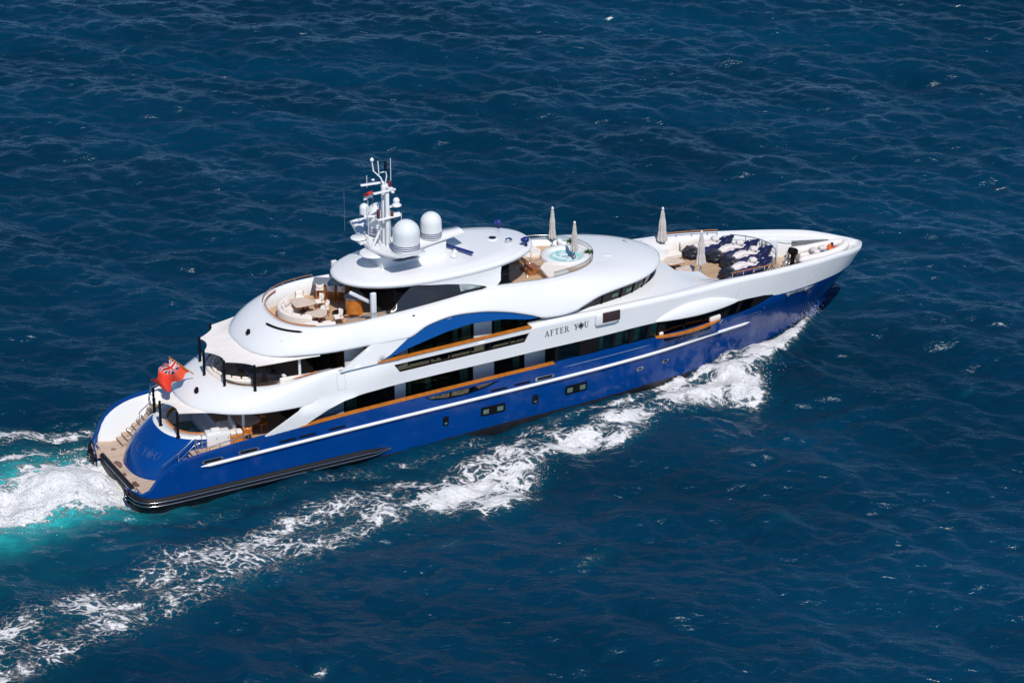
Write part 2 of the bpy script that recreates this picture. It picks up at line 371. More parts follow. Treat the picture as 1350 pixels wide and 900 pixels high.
    for nm, a in (('foam', foam), ('aeration', aer)):
        at = me.attributes.new(nm, 'FLOAT', 'POINT'); at.data.foreach_set('value', a.ravel().astype(np.float32))
    o = bpy.data.objects.new('sea', me); COL.objects.link(o); o['kind'] = 'structure'; o['label'] = 'deep blue choppy sea with white wake foam'
    # material
    m = bpy.data.materials.new('sea_water'); m.use_nodes = True; nt = m.node_tree; Lk = nt.links.new; b = nt.nodes['Principled BSDF']
    def node(t, **kw):
        n_ = nt.nodes.new(t)
        for k, v in kw.items(): setattr(n_, k, v)
        return n_
    def math_(op, a, b_=None, clamp=False):
        n_ = node('ShaderNodeMath', operation=op, use_clamp=clamp)
        for i, v in enumerate((a, b_)):
            if v is None: continue
            if isinstance(v, (int, float)): n_.inputs[i].default_value = v
            else: Lk(v, n_.inputs[i])
        return n_.outputs[0]
    def mrange(v, a, b_, c, d, st=True):
        n_ = node('ShaderNodeMapRange', interpolation_type='SMOOTHSTEP' if st else 'LINEAR')
        for i, q_ in enumerate((v, a, b_, c, d)):
            if isinstance(q_, (int, float)): n_.inputs[i].default_value = q_
            else: Lk(q_, n_.inputs[i])
        return n_.outputs[0]
    def noise(vec, sc, det, rough=0.55, dist=0.0):
        n_ = node('ShaderNodeTexNoise'); n_.inputs['Scale'].default_value = sc; n_.inputs['Detail'].default_value = det
        n_.inputs['Roughness'].default_value = rough; n_.inputs['Distortion'].default_value = dist; Lk(vec, n_.inputs['Vector']); return n_
    tc = node('ShaderNodeTexCoord').outputs['Object']
    fo = node('ShaderNodeAttribute', attribute_name='foam').outputs['Fac']; ae = node('ShaderNodeAttribute', attribute_name='aeration').outputs['Fac']
    vr = node('ShaderNodeVectorRotate', rotation_type='Z_AXIS'); Lk(tc, vr.inputs['Vector']); vr.inputs['Angle'].default_value = R(36)
    def scaled(vec, sx, sy):
        n_ = node('ShaderNodeVectorMath', operation='MULTIPLY'); Lk(vec, n_.inputs[0]); n_.inputs[1].default_value = (sx, sy, 0.0); return n_.outputs[0]
    def warp(vec, sc, amp):
        n_ = node('ShaderNodeVectorMath', operation='MULTIPLY_ADD'); q_ = noise(vec, sc, 4, 0.6); Lk(q_.outputs['Color'], n_.inputs[0]); n_.inputs[1].default_value = (amp, amp, 0); Lk(vec, n_.inputs[2]); return n_.outputs[0]
    rot = vr.outputs[0]
    fl = warp(warp(scaled(rot, 0.82, 1.12), 0.45, 2.0), 2.4, 0.40)
    n1 = noise(fl, 0.8, 10, 0.62); n1n = mrange(n1.outputs[0], 0.30, 0.70, 0, 1, False)
    nlow = noise(scaled(rot, 0.8, 1.0), 0.33, 4, 0.55)
    fine = noise(scaled(rot, 0.7, 1.2), 4.5, 8, 0.68); fine_c = math_('SUBTRACT', fine.outputs[0], 0.5)
    dens = math_('MULTIPLY', fo, mrange(nlow.outputs[0], 0.33, 0.67, 0.40, 1.16, False))
    def vor(sc):
        v = node('ShaderNodeTexVoronoi', feature='DISTANCE_TO_EDGE'); v.inputs['Scale'].default_value = sc; v.inputs['Randomness'].default_value = 1.0; Lk(fl, v.inputs['Vector']); return v.outputs['Distance']
    d2 = math_('MULTIPLY', dens, dens)
    def veins(sc, k, er):
        w = math_('ADD', math_('MULTIPLY', math_('MULTIPLY', d2, mrange(n1n, 0, 1, 0.35, 1.4, False)), k), math_('MULTIPLY', fine_c, er))
        return mrange(math_('SUBTRACT', w, vor(sc)), -0.045, 0.06, 0, 1)
    v1 = veins(0.85, 0.50, 0.30); v2 = veins(1.9, 0.42, 0.30)
    gate = mrange(math_('ADD', dens, math_('MULTIPLY', fine_c, 0.5)), 0.16, 0.42, 0, 1)
    core = mrange(math_('SUBTRACT', math_('MULTIPLY', dens, 1.12), math_('ADD', math_('MULTIPLY', n1n, 0.70), math_('MULTIPLY', fine.outputs[0], 0.55))), -0.05, 0.25, 0, 1)
    foam_f = math_('MAXIMUM', math_('MULTIPLY', math_('MAXIMUM', v1, math_('MULTIPLY', v2, 0.9)), gate), core, True)
    foam_f = mrange(math_('MULTIPLY', foam_f, mrange(fine.outputs[0], 0.30, 0.60, 0.72, 1.0, False)), 0.0, 0.95, 0, 1)
    foam_f = math_('MAXIMUM', foam_f, math_('MULTIPLY', mrange(math_('ADD', dens, math_('MULTIPLY', fine_c, .35)), 0.28, 0.95, 0, 1), 0.22))
    big = noise(scaled(rot, 0.6, 1.4), 0.05, 4); bigf = mrange(big.outputs[0], 0.35, 0.65, 0.72, 1.22, False)
    c0 = node('ShaderNodeMix', data_type='RGBA', blend_type='MULTIPLY'); c0.inputs[0].default_value = 1; c0.inputs[6].default_value = (0.0002, 0.0262, 0.059, 1); Lk(bigf, c0.inputs[7])
    c1 = node('ShaderNodeMix', data_type='RGBA'); Lk(mrange(math_('ADD', ae, math_('MULTIPLY', math_('SUBTRACT', n1n, 0.5), math_('MULTIPLY', ae, 0.7))), 0.0, 1.0, 0.0, 1.0, False), c1.inputs[0]); Lk(c0.outputs[2], c1.inputs[6]); c1.inputs[7].default_value = (0.03, 0.46, 0.46, 1)
    c2 = node('ShaderNodeMix', data_type='RGBA'); Lk(foam_f, c2.inputs[0]); Lk(c1.outputs[2], c2.inputs[6]); c2.inputs[7].default_value = (0.86, 0.86, 0.86, 1)
    Lk(c2.outputs[2], b.inputs['Base Color'])
    Lk(mrange(foam_f, 0.0, 0.6, 0.11, 0.75), b.inputs['Roughness']); b.inputs['IOR'].default_value = 1.333
    b.inputs['Specular IOR Level'].default_value = 0.0
    st = node('ShaderNodeMapping'); Lk(rot, st.inputs[0]); st.inputs['Scale'].default_value = (0.55, 1.35, 1)
    r1 = noise(st.outputs[0], 1.35, 4, 0.52, 0.4); r2 = noise(st.outputs[0], 5.0, 3, 0.55)
    hsum = math_('ADD', math_('MULTIPLY', r1.outputs[0], 0.25), math_('MULTIPLY', r2.outputs[0], 0.035))
    hs2 = math_('ADD', hsum, math_('MULTIPLY', math_('MULTIPLY', foam_f, math_('ADD', n1n, fine.outputs[0])), 0.20))
    bp = node('ShaderNodeBump'); bp.inputs['Strength'].default_value = 1.0; bp.inputs['Distance'].default_value = 0.8; Lk(hs2, bp.inputs['Height']); Lk(bp.outputs[0], b.inputs['Normal'])
    gust = noise(scaled(rot, 0.55, 1.5), 0.055, 4, 0.6)
    gl = node('ShaderNodeBsdfGlossy'); gl.inputs['Roughness'].default_value = 0.24; gl.inputs['Color'].default_value = (0.80, 0.92, 1.0, 1); Lk(bp.outputs[0], gl.inputs['Normal'])
    fr = node('ShaderNodeFresnel'); fr.inputs['IOR'].default_value = 1.333; Lk(bp.outputs[0], fr.inputs['Normal'])
    fk = math_('MULTIPLY', math_('MULTIPLY', fr.outputs[0], mrange(gust.outputs[0], 0.36, 0.64, 0.55, 1.0)), math_('SUBTRACT', 1.0, foam_f), True)
    mx = node('ShaderNodeMixShader'); Lk(fk, mx.inputs[0]); Lk(b.outputs[0], mx.inputs[1]); Lk(gl.outputs[0], mx.inputs[2]); Lk(mx.outputs[0], nt.nodes['Material Output'].inputs['Surface'])
    me.materials.append(m)
    return o
build_sea()

def build_spray():
    """fine droplets thrown up along the bow wave and in the propeller wash"""
    mb = MB(); rnd = random.Random(5)
    def drop(x, y, z, r):
        v = [(x + r, y, z - r * .6), (x - r * .5, y + r * .87, z - r * .6), (x - r * .5, y - r * .87, z - r * .6), (x, y, z + r)]
        mb.add(v, [(0, 2, 1), (0, 1, 3), (1, 2, 3), (2, 0, 3)], 0, True)
    path = [(46.4, -.5), (45, -1.5), (43.2, -2.6), (41, -3.8), (38.6, -6.2), (37.4, -7.6), (35, -7.0), (31, -7.4), (28, -9.2), (24, -8.6), (19, -12.4), (15, -11.6)]
    for i in range(2600):
        u = rnd.random() ** 1.3 * (len(path) - 1.001); k = int(u); f = u - k
        x = lerp(path[k][0], path[k + 1][0], f) + rnd.gauss(0, .22 if u < 3 else .45); y = lerp(path[k][1], path[k + 1][1], f) + rnd.gauss(0, .16 if u < 3 else .38)
        if abs(y) < WL_HALF(x) + .3: continue
        h = (1 - u / len(path)) * .75 + .12
        drop(x, y, .12 + .55 * max(0, 1 - u / 6) + abs(rnd.gauss(0, 1)) * h * .45, rnd.uniform(.008, .022) if u < 3.5 else rnd.uniform(.010, .034))
    for i in range(1300):
        x = .3 - abs(rnd.gauss(0, 4)); drop(x, rnd.gauss(.2, 1.7), .25 + abs(rnd.gauss(0, .22)), rnd.uniform(.015, .045))
    o = mb.build('spray', [mat('spray_water', (.86, .87, .88), .5)]); o['kind'] = 'stuff'; o['label'] = 'fine white spray along the bow wave and stern wash'
WL_HALF = lambda x: 4.2 if x < 28 else max(0.0, 4.15 * (1 - ((x - 28) / 18.2) ** 1.8)) if x < 46 else 0.0
build_spray()

# ------------------------------------------------------------------ hull form (metres: x forward from the stern, y to port, z up from the water)
RAIL = interp([(0, 4.5), (2, 4.5), (28, 4.5), (33, 4.38), (37, 4.08), (41, 3.52), (43, 3.12), (45, 2.66), (46.8, 2.12), (48, 1.68), (49, 1.17), (49.5, .85), (49.8, .52), (49.93, .32), (50, 0.0)])
WLT = interp([(0, 4.25), (20, 4.3), (25, 4.24), (28, 4.12), (31.6, 3.92), (35.3, 3.46), (40.2, 2.6), (44.4, 1.66), (47.8, .82), (50, 0.0)])
STERN = interp([(0.55, 0.0), (0.6, 0.55), (0.75, 0.78), (1.0, 0.90), (1.4, 0.965), (2.0, 0.99), (3.0, 1.0)])
def stem(z): return 46.0 + 4.0 * max(-0.3, min(1.15, z / 4.6)) ** 1 if z > 0 else 46.0 + 1.2 * z
def hull_pt(xr, z, off=0.0):
    """xr = station at rail level, z = height; starboard side point (y negative)."""
    f = max(0.0, min(1.0, (z + 0.4) / 3.9)); f = f ** (1.0 + 0.35 * smooth(28, 44, xr))
    y = lerp(WLT(xr), RAIL(xr), f) * STERN(xr) if xr < 3.2 else lerp(WLT(xr), RAIL(xr), f)
    if z < 0: y *= 1 + 0.10 * z
    x = xr
    if xr > 28: x = 28 + (xr - 28) * (stem(z) - 28) / 22.0
    return (x, -(y + off), z)
ZBLUE = interp([(0.6, 0.72), (1.1, 0.86), (1.4, 1.3), (1.8, 1.85), (2.6, 2.42), (3.6, 2.72), (4.4, 2.80), (6, 2.92), (8, 3.05), (10.3, 3.14), (14, 3.26), (20, 3.36), (26, 3.42)])
ZBLUE2 = interp([(26, 3.50), (33, 3.53), (37.9, 3.52), (39.3, 3.52), (40.6, 3.62), (41.3, 3.80), (41.75, 3.97), (42.1, 3.92), (43, 3.84), (46, 3.68), (48.5, 3.58), (50, 3.56)])
def xr_of(x, z): return x if x <= 28 else 28 + (x - 28) * 22.0 / (stem(z) - 28)
def zblue(x): return ZBLUE(x) if x <= 26 else ZBLUE2(x)

yacht = thing('motor_yacht', (22, 0, 0), 'large blue hulled motor yacht with white superstructure steaming to the right', 'yacht')
YO = (22, 0, 0)
def part(mb, name, mats, parent=None, label=None):
    """mesh part of the yacht; geometry is given in world metres"""
    me_o = mb.build(name, mats)
    p = parent if parent is not None else yacht
    me_o.parent = p
    # keep world placement: root sits at YO, parts directly under it are shifted back
    if p is yacht: me_o.location = (-YO[0], -YO[1], -YO[2])
    if label: me_o['label'] = label
    return me_o

# ---- hull: blue topsides, dark bottom
mb = MB()
top = [(x, zblue(x)) for x in frange(0.6, 26, .35)] + [(26.02, 3.50)] + [(x, zblue(x)) for x in frange(26.4, 50, .35)]
pocket = [(42.95, 3.80), (43.4, 3.60), (45.4, 3.46), (45.75, 3.62), (45.6, 3.66)]
zboot = lambda x: .10 + .24 * smooth(14, 24, x) * (1 - smooth(33, 39, x))
out = [(0.6, 0.10)] + [(x, zboot(x)) for x in frange(1.0, 50, .6)] + top[::-1]
win_main = [(21.3, 1.2), (22.8, 1.12), (22.85, 1.55), (22.5, 1.62), (21.4, 1.66), (21.25, 1.6)]
bulw_cut = [(17.7, 3.16), (18.2, 2.86), (19.2, 2.72), (20.4, 2.70), (21.6, 2.86), (22.6, 3.18)]
panel(mb, out, [bulw_cut], lambda x, z: hull_pt(x, z), 0.28, 0.35)
hull = part(mb, 'hull', [M_BLUE])
mb = MB()
rows = [[hull_pt(x, zboot(x) if z is None else z) for x in [0.6, .75, 1.0, 1.4, 2.0, 2.5] + frange(3, 50, 0.6)] for z in (None, 0.0, -0.5, -1.2)]
mb.grid(rows, flip=True); mb.mirror()
part(mb, 'bottom_paint', [M_BOOT], hull)
# aft closure under the platform
mb = MB(); mb.box((1.5, 0, -0.1), (1.2, 7.4, .84)); part(mb, 'transom_skirt', [M_BOOT], hull)

# ---- fender: black rubber belt round the stern with steel strips
def fender_path(off, z):
    P = [hull_pt(x, 0.45, off) for x in (15.6, 15.35, 15.0, 14.6, 14.2, 13.2, 11.5, 10, 7, 4.5, 3, 2.2, 1.6, 1.2, .95, .75, .62)]
    P = [(p[0] - off * 0.9 * smooth(2.2, .6, p[0]), p[1] + off * .92 * smooth(14.6, 15.6, p[0]), lerp(z, .46 + (z - .46) * .35, smooth(14.0, 15.6, p[0]))) for p in P]
    return P
mb = MB()
prof = [(0.0, .74), (.11, .72), (.17, .62), (.17, .24), (.12, .12), (0, .10)]
for sg in (1,):
    rows = []
    base = fender_path(0.0, 0)
    for (o, z) in prof:
        rows.append([p for p in fender_path(o, z)])
    endp = [(0.52 - o * .6, -2.35, z) for (o, z) in prof]
    rows = [r + [(0.52 - o * .95, -3.0, z), e] for r, (o, z), e in zip(rows, prof, endp)]
    mb.grid(rows, flip=True)
    mb.add([r[-1] for r in rows], [[0, 1, 2, 3, 4, 5]], 0, False); mb.add([r[0] for r in rows], [[5, 4, 3, 2, 1, 0]], 0, False)
mb.mirror()
mb.rbox((0.98, 0, .40), (0.22, 4.75, .58), .08)
fen = part(mb, 'fender', [M_BLACK])
mb = MB()
for z in (.56, .34):
    P = fender_path(0.205, z) + [(0.52 - .19, -3.0, z), (.40, -2.5, z)]
    mb.tube(P, .024, 6)
mb.mirror(); mb.tube([(.855, -2.2, .5), (.855, 2.2, .5)], .03, 6)
part(mb, 'steel_strip', [M_SILVER], fen)

# ---- white rubbing strake, thin spray rail lines
def side_strip(x0, x1, zf, h, d, st=.5, nm='rubbing_strake', m=None, par=None, tap=0.35):
    mb = MB(); xs = frange(x0, x1, st); rows = []
    for (o, dz) in ((0.0, h / 2), (d, h / 2 - .03), (d, -h / 2 + .02), (0, -h / 2)):
        rows.append([hull_pt(x, zf(x) + dz * min(1, .15 + (x1 - x) / tap, .15 + (x - x0) / tap), o * min(1, .05 + (x1 - x) / tap, .05 + (x - x0) / tap)) for x in xs])
    mb.grid(rows, flip=True); mb.mirror(); return part(mb, nm, [m or M_WHITE], par)
side_strip(4.15, 41.1, interp([(4, 2.10), (10, 2.22), (17.4, 2.32), (24.4, 2.37), (33.5, 2.48), (38, 2.56), (41.2, 2.45)]), .17, .12)
M_THIN = M_SILVER
side_strip(26.6, 32.7, lambda x: 3.05 + .012 * (x - 26), .055, .03, nm='spray_line', m=M_SILVER, tap=.1)
side_strip(38.0, 41.4, lambda x: 3.05 + .015 * (x - 38), .05, .03, nm='spray_line', m=M_SILVER, tap=.1)

# ---- hull windows and ports
def hull_patch(name, poly, m, off, par=None, thick=.03, hole=None, fmap=None):
    mb = MB(); f = fmap or hull_pt
    panel(mb, poly, [hole] if hole else [], lambda x, z: f(x, z, off), thick, 0.25, mirror=False)
    return part(mb, name, [m], par)
def rr(x0, x1, z0, z1, r=.12, sl=0.0):
    o = []
    for cx, cz, a in ((x1 - r, z1 - r, 0), (x0 + r, z1 - r, 90), (x0 + r, z0 + r, 180), (x1 - r, z0 + r, 270)):
        for k in range(5):
            t = R(a + k * 22.5); o.append((cx + r * math.cos(t), cz + r * math.sin(t) + sl * (cx - x0)))
    return o
for (a, b, c, d) in ((21.3, 22.8, 1.14, 1.62), (26.78, 28.22, 1.20, 1.70)):
    w = hull_patch('hull_window', rr(a - .04, b + .04, c - .04, d + .04, .12), M_FRAME, .020)
    for (p0, p1, m_) in ((a + .06, a + .52, M_DGLASS), (a + .52, b - .56, M_FRAME), (b - .54, b - .06, M_DGLASS)):
        g = hull_patch('pane', rr(p0, p1, c + .05, d - .05, .05), m_, .032, w)
        if m_ is M_DGLASS: hull_patch('blind', rr(p0 + .05, p1 - .05, c + .09, d - .12, .03), M_BLIND, .036, w, .004)
for (a, b, c, d) in ((18.85, 19.22, 1.08, 1.66), (24.6, 24.98, 1.10, 1.68)):
    w = hull_patch('hull_window', rr(a, b, c, d, .09), M_FRAME, .020)
    hull_patch('pane', rr(a + .07, b - .07, c + .08, d - .08, .05), M_DGLASS, .032, w)
    hull_patch('blind', rr(a + .1, b - .1, c + .1, c + .2, .03), M_BLIND, .036, w, .004)
for x in (32.35, 34.45):
    w = hull_patch('porthole', rr(x - .24, x + .24, 1.52, 1.74, .1), M_SILVER, .02)
    hull_patch('pane', rr(x - .17, x + .17, 1.56, 1.70, .06), M_DGLASS, .032, w)
for (x, z) in ((4.85, 2.36), (6.98, 2.42), (25.35, 2.68)):
    w = hull_patch('fairlead', rr(x - .62, x + .62, z - .12, z + .12, .11), M_SILVER, .025)
    hull_patch('opening', rr(x - .5, x + .5, z - .07, z + .07, .06), M_FRAME, .036, w)
for (x, z) in ((9.3, 2.50), (10.5, 2.52), (12.3, 2.55), (22.4, 2.60), (23.9, 2.63)):
    hull_patch('scupper', rr(x - .52, x + .52, z - .065, z + .065, .06), M_FRAME, .008)
# anchor pocket at the bow
w = hull_patch('anchor_pocket', [(42.8, 3.80), (43.15, 3.58), (44.2, 3.50), (45.3, 3.42), (45.75, 3.58), (45.7, 3.66), (44.2, 3.74)], M_SILVER, .03)
hull_patch('recess', [(43.1, 3.74), (43.4, 3.62), (45.2, 3.50), (45.5, 3.58), (44.4, 3.68)], M_GREYM, .045, w)
mb = MB(); p = hull_pt(44.9, 3.58, .07); mb.rbox(p, (.5, .12, .14), .05, rz=R(30)); p = hull_pt(43.2, 3.68, .07); mb.rbox(p, (.28, .12, .2), .05, rz=R(25)); part(mb, 'anchor', [M_GREYM], w)
mb = MB()
for dz in (0.0, -.28, -.55): p = hull_pt(41.5, 3.3 + dz, .005); mb.box(p, (.05, .03, .14), rz=R(22))
part(mb, 'draught_mark', [M_SILVER])

# ---- swim platform, transom, stairs
mb = MB()
pl = [(1.02, -2.35), (.62, -2.45), (.6, -3.0), (.75, -3.55), (1.05, -3.98), (1.6, -4.2), (5.2, -4.25), (5.2, 4.25), (1.6, 4.2), (1.05, 3.98), (.75, 3.55), (.6, 3.0), (.62, 2.45), (1.02, 2.35)]
mb.prism(pl, .35, .60); plat = part(mb, 'swim_platform', [M_TEAKP])
mb = MB()
for (x, y, a, b_, rz) in ((1.33, .75, .34, 1.1, .05), (1.30, -1.9, .34, .8, -.06), (1.2, -.55, .18, .5, .1), (1.75, 2.6, .3, .4, -.1)):
    mb.prism([(x + a * .5 * (1 + .25 * math.sin(3 * t + y)) * math.cos(t), y + b_ * .5 * (1 + .2 * math.sin(2 * t + x)) * math.sin(t)) for t in frange(0, 6.1, .35)], .598, .604)
part(mb, 'wet_teak', [M_WETT], plat)
mb = MB()
for y in (-3.1, 3.1):
    for dy in (-.25, .25): mb.rbox((1.0, y + dy, .68), (.16, .12, .16), .03)
    mb.tube([(1.0, y - .42, .78), (1.0, y + .42, .78)], .05, 8)
part(mb, 'mooring_bollard', [M_SILVER], plat)
def se(xc, a, b, n, k, N):
    """superellipse quarter from the aft centre (k=0) to the side (k=N)"""
    t = k / N * math.pi / 2
    return (xc - a * max(0, math.cos(t)) ** (2 / n), -b * max(0, math.sin(t)) ** (2 / n))
def half_loft(rows_fn, n, sym=True):
    """rows_fn(k) gives a list of points from bottom to top for station k; returns rows joined port-centre-starboard"""
    st = [rows_fn(k) for k in range(n + 1)]
    port = [[(p[0], -p[1], p[2]) for p in r] for r in st[::-1]]
    return port[:-1] + st
NB = 22
def dome(k):
    a = se(5.3, 3.72, 2.75, 2.5, k, NB); b_ = se(6.5, 3.05, 2.75, 2.3, k, NB); o = []
    for v in frange(0, 1, .1):
        q = .55 * (1 - math.cos(v * math.pi / 2)) + .45 * v; h = .5 * math.sin(v * math.pi / 2) + .5 * v
        o.append((lerp(a[0], b_[0], q), lerp(a[1], b_[1], q), lerp(.6, 2.72, h)))
    return o
mb = MB(); mb.grid(half_loft(dome, NB)); trans = part(mb, 'transom', [M_BLUE], None, 'bulging glossy blue transom between the stern stairs')
def dome_surf(y, v):
    for k in range(NB * 8):
        t = k / 8.0; a = se(5.3, 3.72, 2.75, 2.5, t, NB); b_ = se(6.5, 3.05, 2.75, 2.3, t, NB)
        q = .55 * (1 - math.cos(v * math.pi / 2)) + .45 * v; h = .5 * math.sin(v * math.pi / 2) + .5 * v
        if abs(lerp(a[1], b_[1], q)) >= abs(y): return Vector((lerp(a[0], b_[0], q), y, lerp(.6, 2.72, h)))
mb = MB()
for sg in (-1, 1):
    P = [(2.75, sg * 2.42, 1.55), (3.7, sg * 2.62, 2.25)]
    mb.tube([(p[0] - .12, p[1] + sg * .12, p[2] + .1) for p in P], .025, 6)
    for p in P: mb.tube([p, (p[0] - .12, p[1] + sg * .12, p[2] + .1)], .02, 6)
part(mb, 'grab_rail', [M_SILVER], trans)
# coaming rim, wooden ring, pool
def rim(k):
    a = se(6.5, 3.05, 2.75, 2.3, k, NB); c = se(6.6, 2.52, 2.22, 2.3, k, NB)
    return [(a[0], a[1], 2.72), (lerp(a[0], c[0], .15), lerp(a[1], c[1], .15), 2.78), (c[0], c[1], 2.78), (c[0], c[1], 2.70)]
mb = MB(); mb.grid(half_loft(rim, NB)); part(mb, 'coaming', [M_WHITE])
def ring(k):
    a = se(6.6, 2.52, 2.22, 2.3, k, NB); c = se(6.6, 2.38, 2.08, 2.3, k, NB)
    return [(a[0], a[1], 2.72), (a[0], a[1], 2.80), (c[0], c[1], 2.80), (c[0], c[1], 2.55), (lerp(a[0], c[0], .5), lerp(a[1], c[1], .5), 2.50)]
mb = MB(); mb.grid(half_loft(ring, NB))
part(mb, 'wooden_rim', [M_VARN])
def pwall(k):
    c = se(6.6, 2.36, 2.06, 2.3, k, NB); return [(c[0], c[1], 2.6), (c[0], c[1], 1.85), (6.2, c[1] * .05, 1.85)]
mb = MB(); mb.grid(half_loft(pwall, NB), flip=False); mb.box((6.65, 0, 2.1), (.1, 4.2, .8)); pool = part(mb, 'plunge_pool', [M_WHITE2])
mb = MB(); mb.prism([(5.45 + 1.0 * math.cos(t), .45 + 1.05 * math.sin(t)) for t in frange(0, 6.2, .2)], 1.86, 1.93); part(mb, 'pool_water', [M_POOLD], pool)
mb = MB(); mb.prism([(5.0 + .5 * math.cos(t), -1.1 + .5 * math.sin(t)) for t in frange(0, 6.2, .2)], 1.86, 2.2, bev=.08); mb.prism([(6.3 + .35 * math.cos(t), .2 + 1.6 * math.sin(t)) for t in frange(0, 6.2, .2)], 1.86, 2.3, bev=.08); part(mb, 'pool_seat', [M_WHITE2], pool)
mb = MB()
for sg in (-1, 1):
    for i in range(8):
        z = .60 + (i + 1) * .206; x = 2.35 + i * .31
        mb.box((x + .9, sg * 3.08, z - .04), (1.9 if i < 7 else 2.4, .98, .08)); mb.box((x + .4 + .56, sg * 3.08, z / 2 + .2), (1.9, .96, z - .47), mi=0)
part(mb, 'stairs', [M_TEAKP, M_WHITE])
# white inner faces of the stern wings
mb = MB()
for sg in (-1, 1):
    xs = frange(1.0, 5.6, .3); rows = [[(x, sg * (abs(hull_pt(max(x, 1.0), z)[1]) - .30 - .02), z) for x in xs] for z in (0.5,)]
    lo = [(x, sg * min(3.55 + .3 * smooth(2.2, 1.2, x), abs(hull_pt(x, 1.0)[1]) - .31), .56 + max(0, min(1.70, (x - 2.45) * .66))) for x in xs]; hi = [(x, sg * (abs(hull_pt(x, 2.0)[1]) - .29), max(.55, zblue(x) - .06)) for x in xs]
    mb.grid([lo, hi], flip=(sg > 0))
part(mb, 'wing_lining', [M_WHITE])
# ---- transom lettering: AFTER YOU with the compass star
def stroke_letters(text, h=1.0):
    """serif capitals as convex quads; returns list of (quad, advance) with height h"""
    G = {
     'A': (.78, [((.02, 0), (.10, 0), (.43, 1), (.36, 1)), ((.58, 0), (.74, 0), (.44, 1), (.34, 1)), ((.18, .34), (.62, .34), (.60, .40), (.20, .40)), ((-.04, 0), (.20, 0), (.20, .045), (-.04, .045)), ((.48, 0), (.82, 0), (.82, .045), (.48, .045))]),
     'F': (.62, [((.10, 0), (.24, 0), (.24, 1), (.10, 1)), ((.0, 0), (.36, 0), (.36, .045), (.0, .045)), ((.0, .95), (.58, .95), (.58, 1), (.0, 1)), ((.55, .80), (.60, .80), (.60, 1), (.55, 1)), ((.22, .49), (.46, .49), (.46, .54), (.22, .54)), ((.44, .42), (.48, .42), (.48, .61), (.44, .61))]),
     'T': (.74, [((.30, 0), (.45, 0), (.45, 1), (.30, 1)), ((.20, 0), (.55, 0), (.55, .045), (.20, .045)), ((.02, .95), (.73, .95), (.73, 1), (.02, 1)), ((.02, .80), (.07, .80), (.07, 1), (.02, 1)), ((.68, .80), (.73, .80), (.73, 1), (.68, 1))]),
     'E': (.66, [((.10, 0), (.24, 0), (.24, 1), (.10, 1)), ((.0, 0), (.60, 0), (.60, .05), (.0, .05)), ((.0, .95), (.58, .95), (.58, 1), (.0, 1)), ((.54, .80), (.59, .80), (.59, 1), (.54, 1)), ((.57, 0), (.63, 0), (.63, .22), (.57, .22)), ((.22, .49), (.46, .49), (.46, .54), (.22, .54)), ((.44, .42), (.48, .42), (.48, .61), (.44, .61))]),
     'R': (.76, [((.10, 0), (.24, 0), (.24, 1), (.10, 1)), ((.0, 0), (.36, 0), (.36, .045), (.0, .045)), ((.0, .95), (.46, .95), (.46, 1), (.0, 1)), ((.42, .94), (.50, 1.0), (.62, .88), (.52, .84)), ((.52, .64), (.62, .62), (.62, .88), (.52, .85)), ((.42, .53), (.48, .50), (.62, .62), (.52, .65)), ((.22, .49), (.47, .49), (.47, .54), (.22, .54)), ((.34, .50), (.48, .50), (.78, 0), (.62, 0)), ((.60, 0), (.84, 0), (.84, .045), (.60, .045))]),
     'Y': (.76, [((.31, 0), (.45, 0), (.45, .48), (.31, .48)), ((.20, 0), (.56, 0), (.56, .045), (.20, .045)), ((.06, 1), (.22, 1), (.45, .46), (.32, .42)), ((.60, 1), (.67, 1), (.45, .42), (.38, .48)), ((-.03, .955), (.30, .955), (.30, 1), (-.03, 1)), ((.50, .955), (.78, .955), (.78, 1), (.50, 1))]),
     'U': (.82, [((.10, .28), (.24, .28), (.24, 1), (.10, 1)), ((.62, .28), (.68, .28), (.68, 1), (.62, 1)), ((.10, .30), (.24, .30), (.32, .09), (.24, .03)), ((.24, .03), (.32, .09), (.46, .05), (.42, -.02)), ((.42, -.02), (.44, .055), (.57, .11), (.60, .06)), ((.57, .11), (.61, .05), (.68, .30), (.62, .31)), ((.0, .955), (.34, .955), (.34, 1), (.0, 1)), ((.52, .955), (.78, .955), (.78, 1), (.52, 1))]),
     'O': (.72, []), ' ': (.55, []),
    }
    q = []; x = 0.0
    for i, ch in enumerate(text):
        w, Q = G[ch]
        if ch == 'O':
            c = (x + .33, .5)
            for k in range(24):
                a0, a1 = k * math.pi / 12, (k + 1) * math.pi / 12
                q.append([(c[0] + r_ * math.cos(a), c[1] + r_ * math.sin(a)) for (r_, a) in ((.40, a0), (.46, a0), (.46, a1), (.40, a1))])
            for k in range(8):
                a = k * math.pi / 4 + .06; L = .86 if k % 2 == 0 else .60; w_ = .12
                for s_ in (-1, 1): q.append([c, (c[0] + w_ * 1.3 * math.cos(a + s_ * .7), c[1] + w_ * 1.3 * math.sin(a + s_ * .7)), (c[0] + L * math.cos(a), c[1] + L * math.sin(a)), (c[0] + .5 * L * math.cos(a), c[1] + .5 * L * math.sin(a))])
        else:
            for z in Q: q.append([(x + p[0], p[1]) for p in z])
        x += w + .20
    return [[(p[0] * h, p[1] * h) for p in z] for z in q], (x - .2) * h
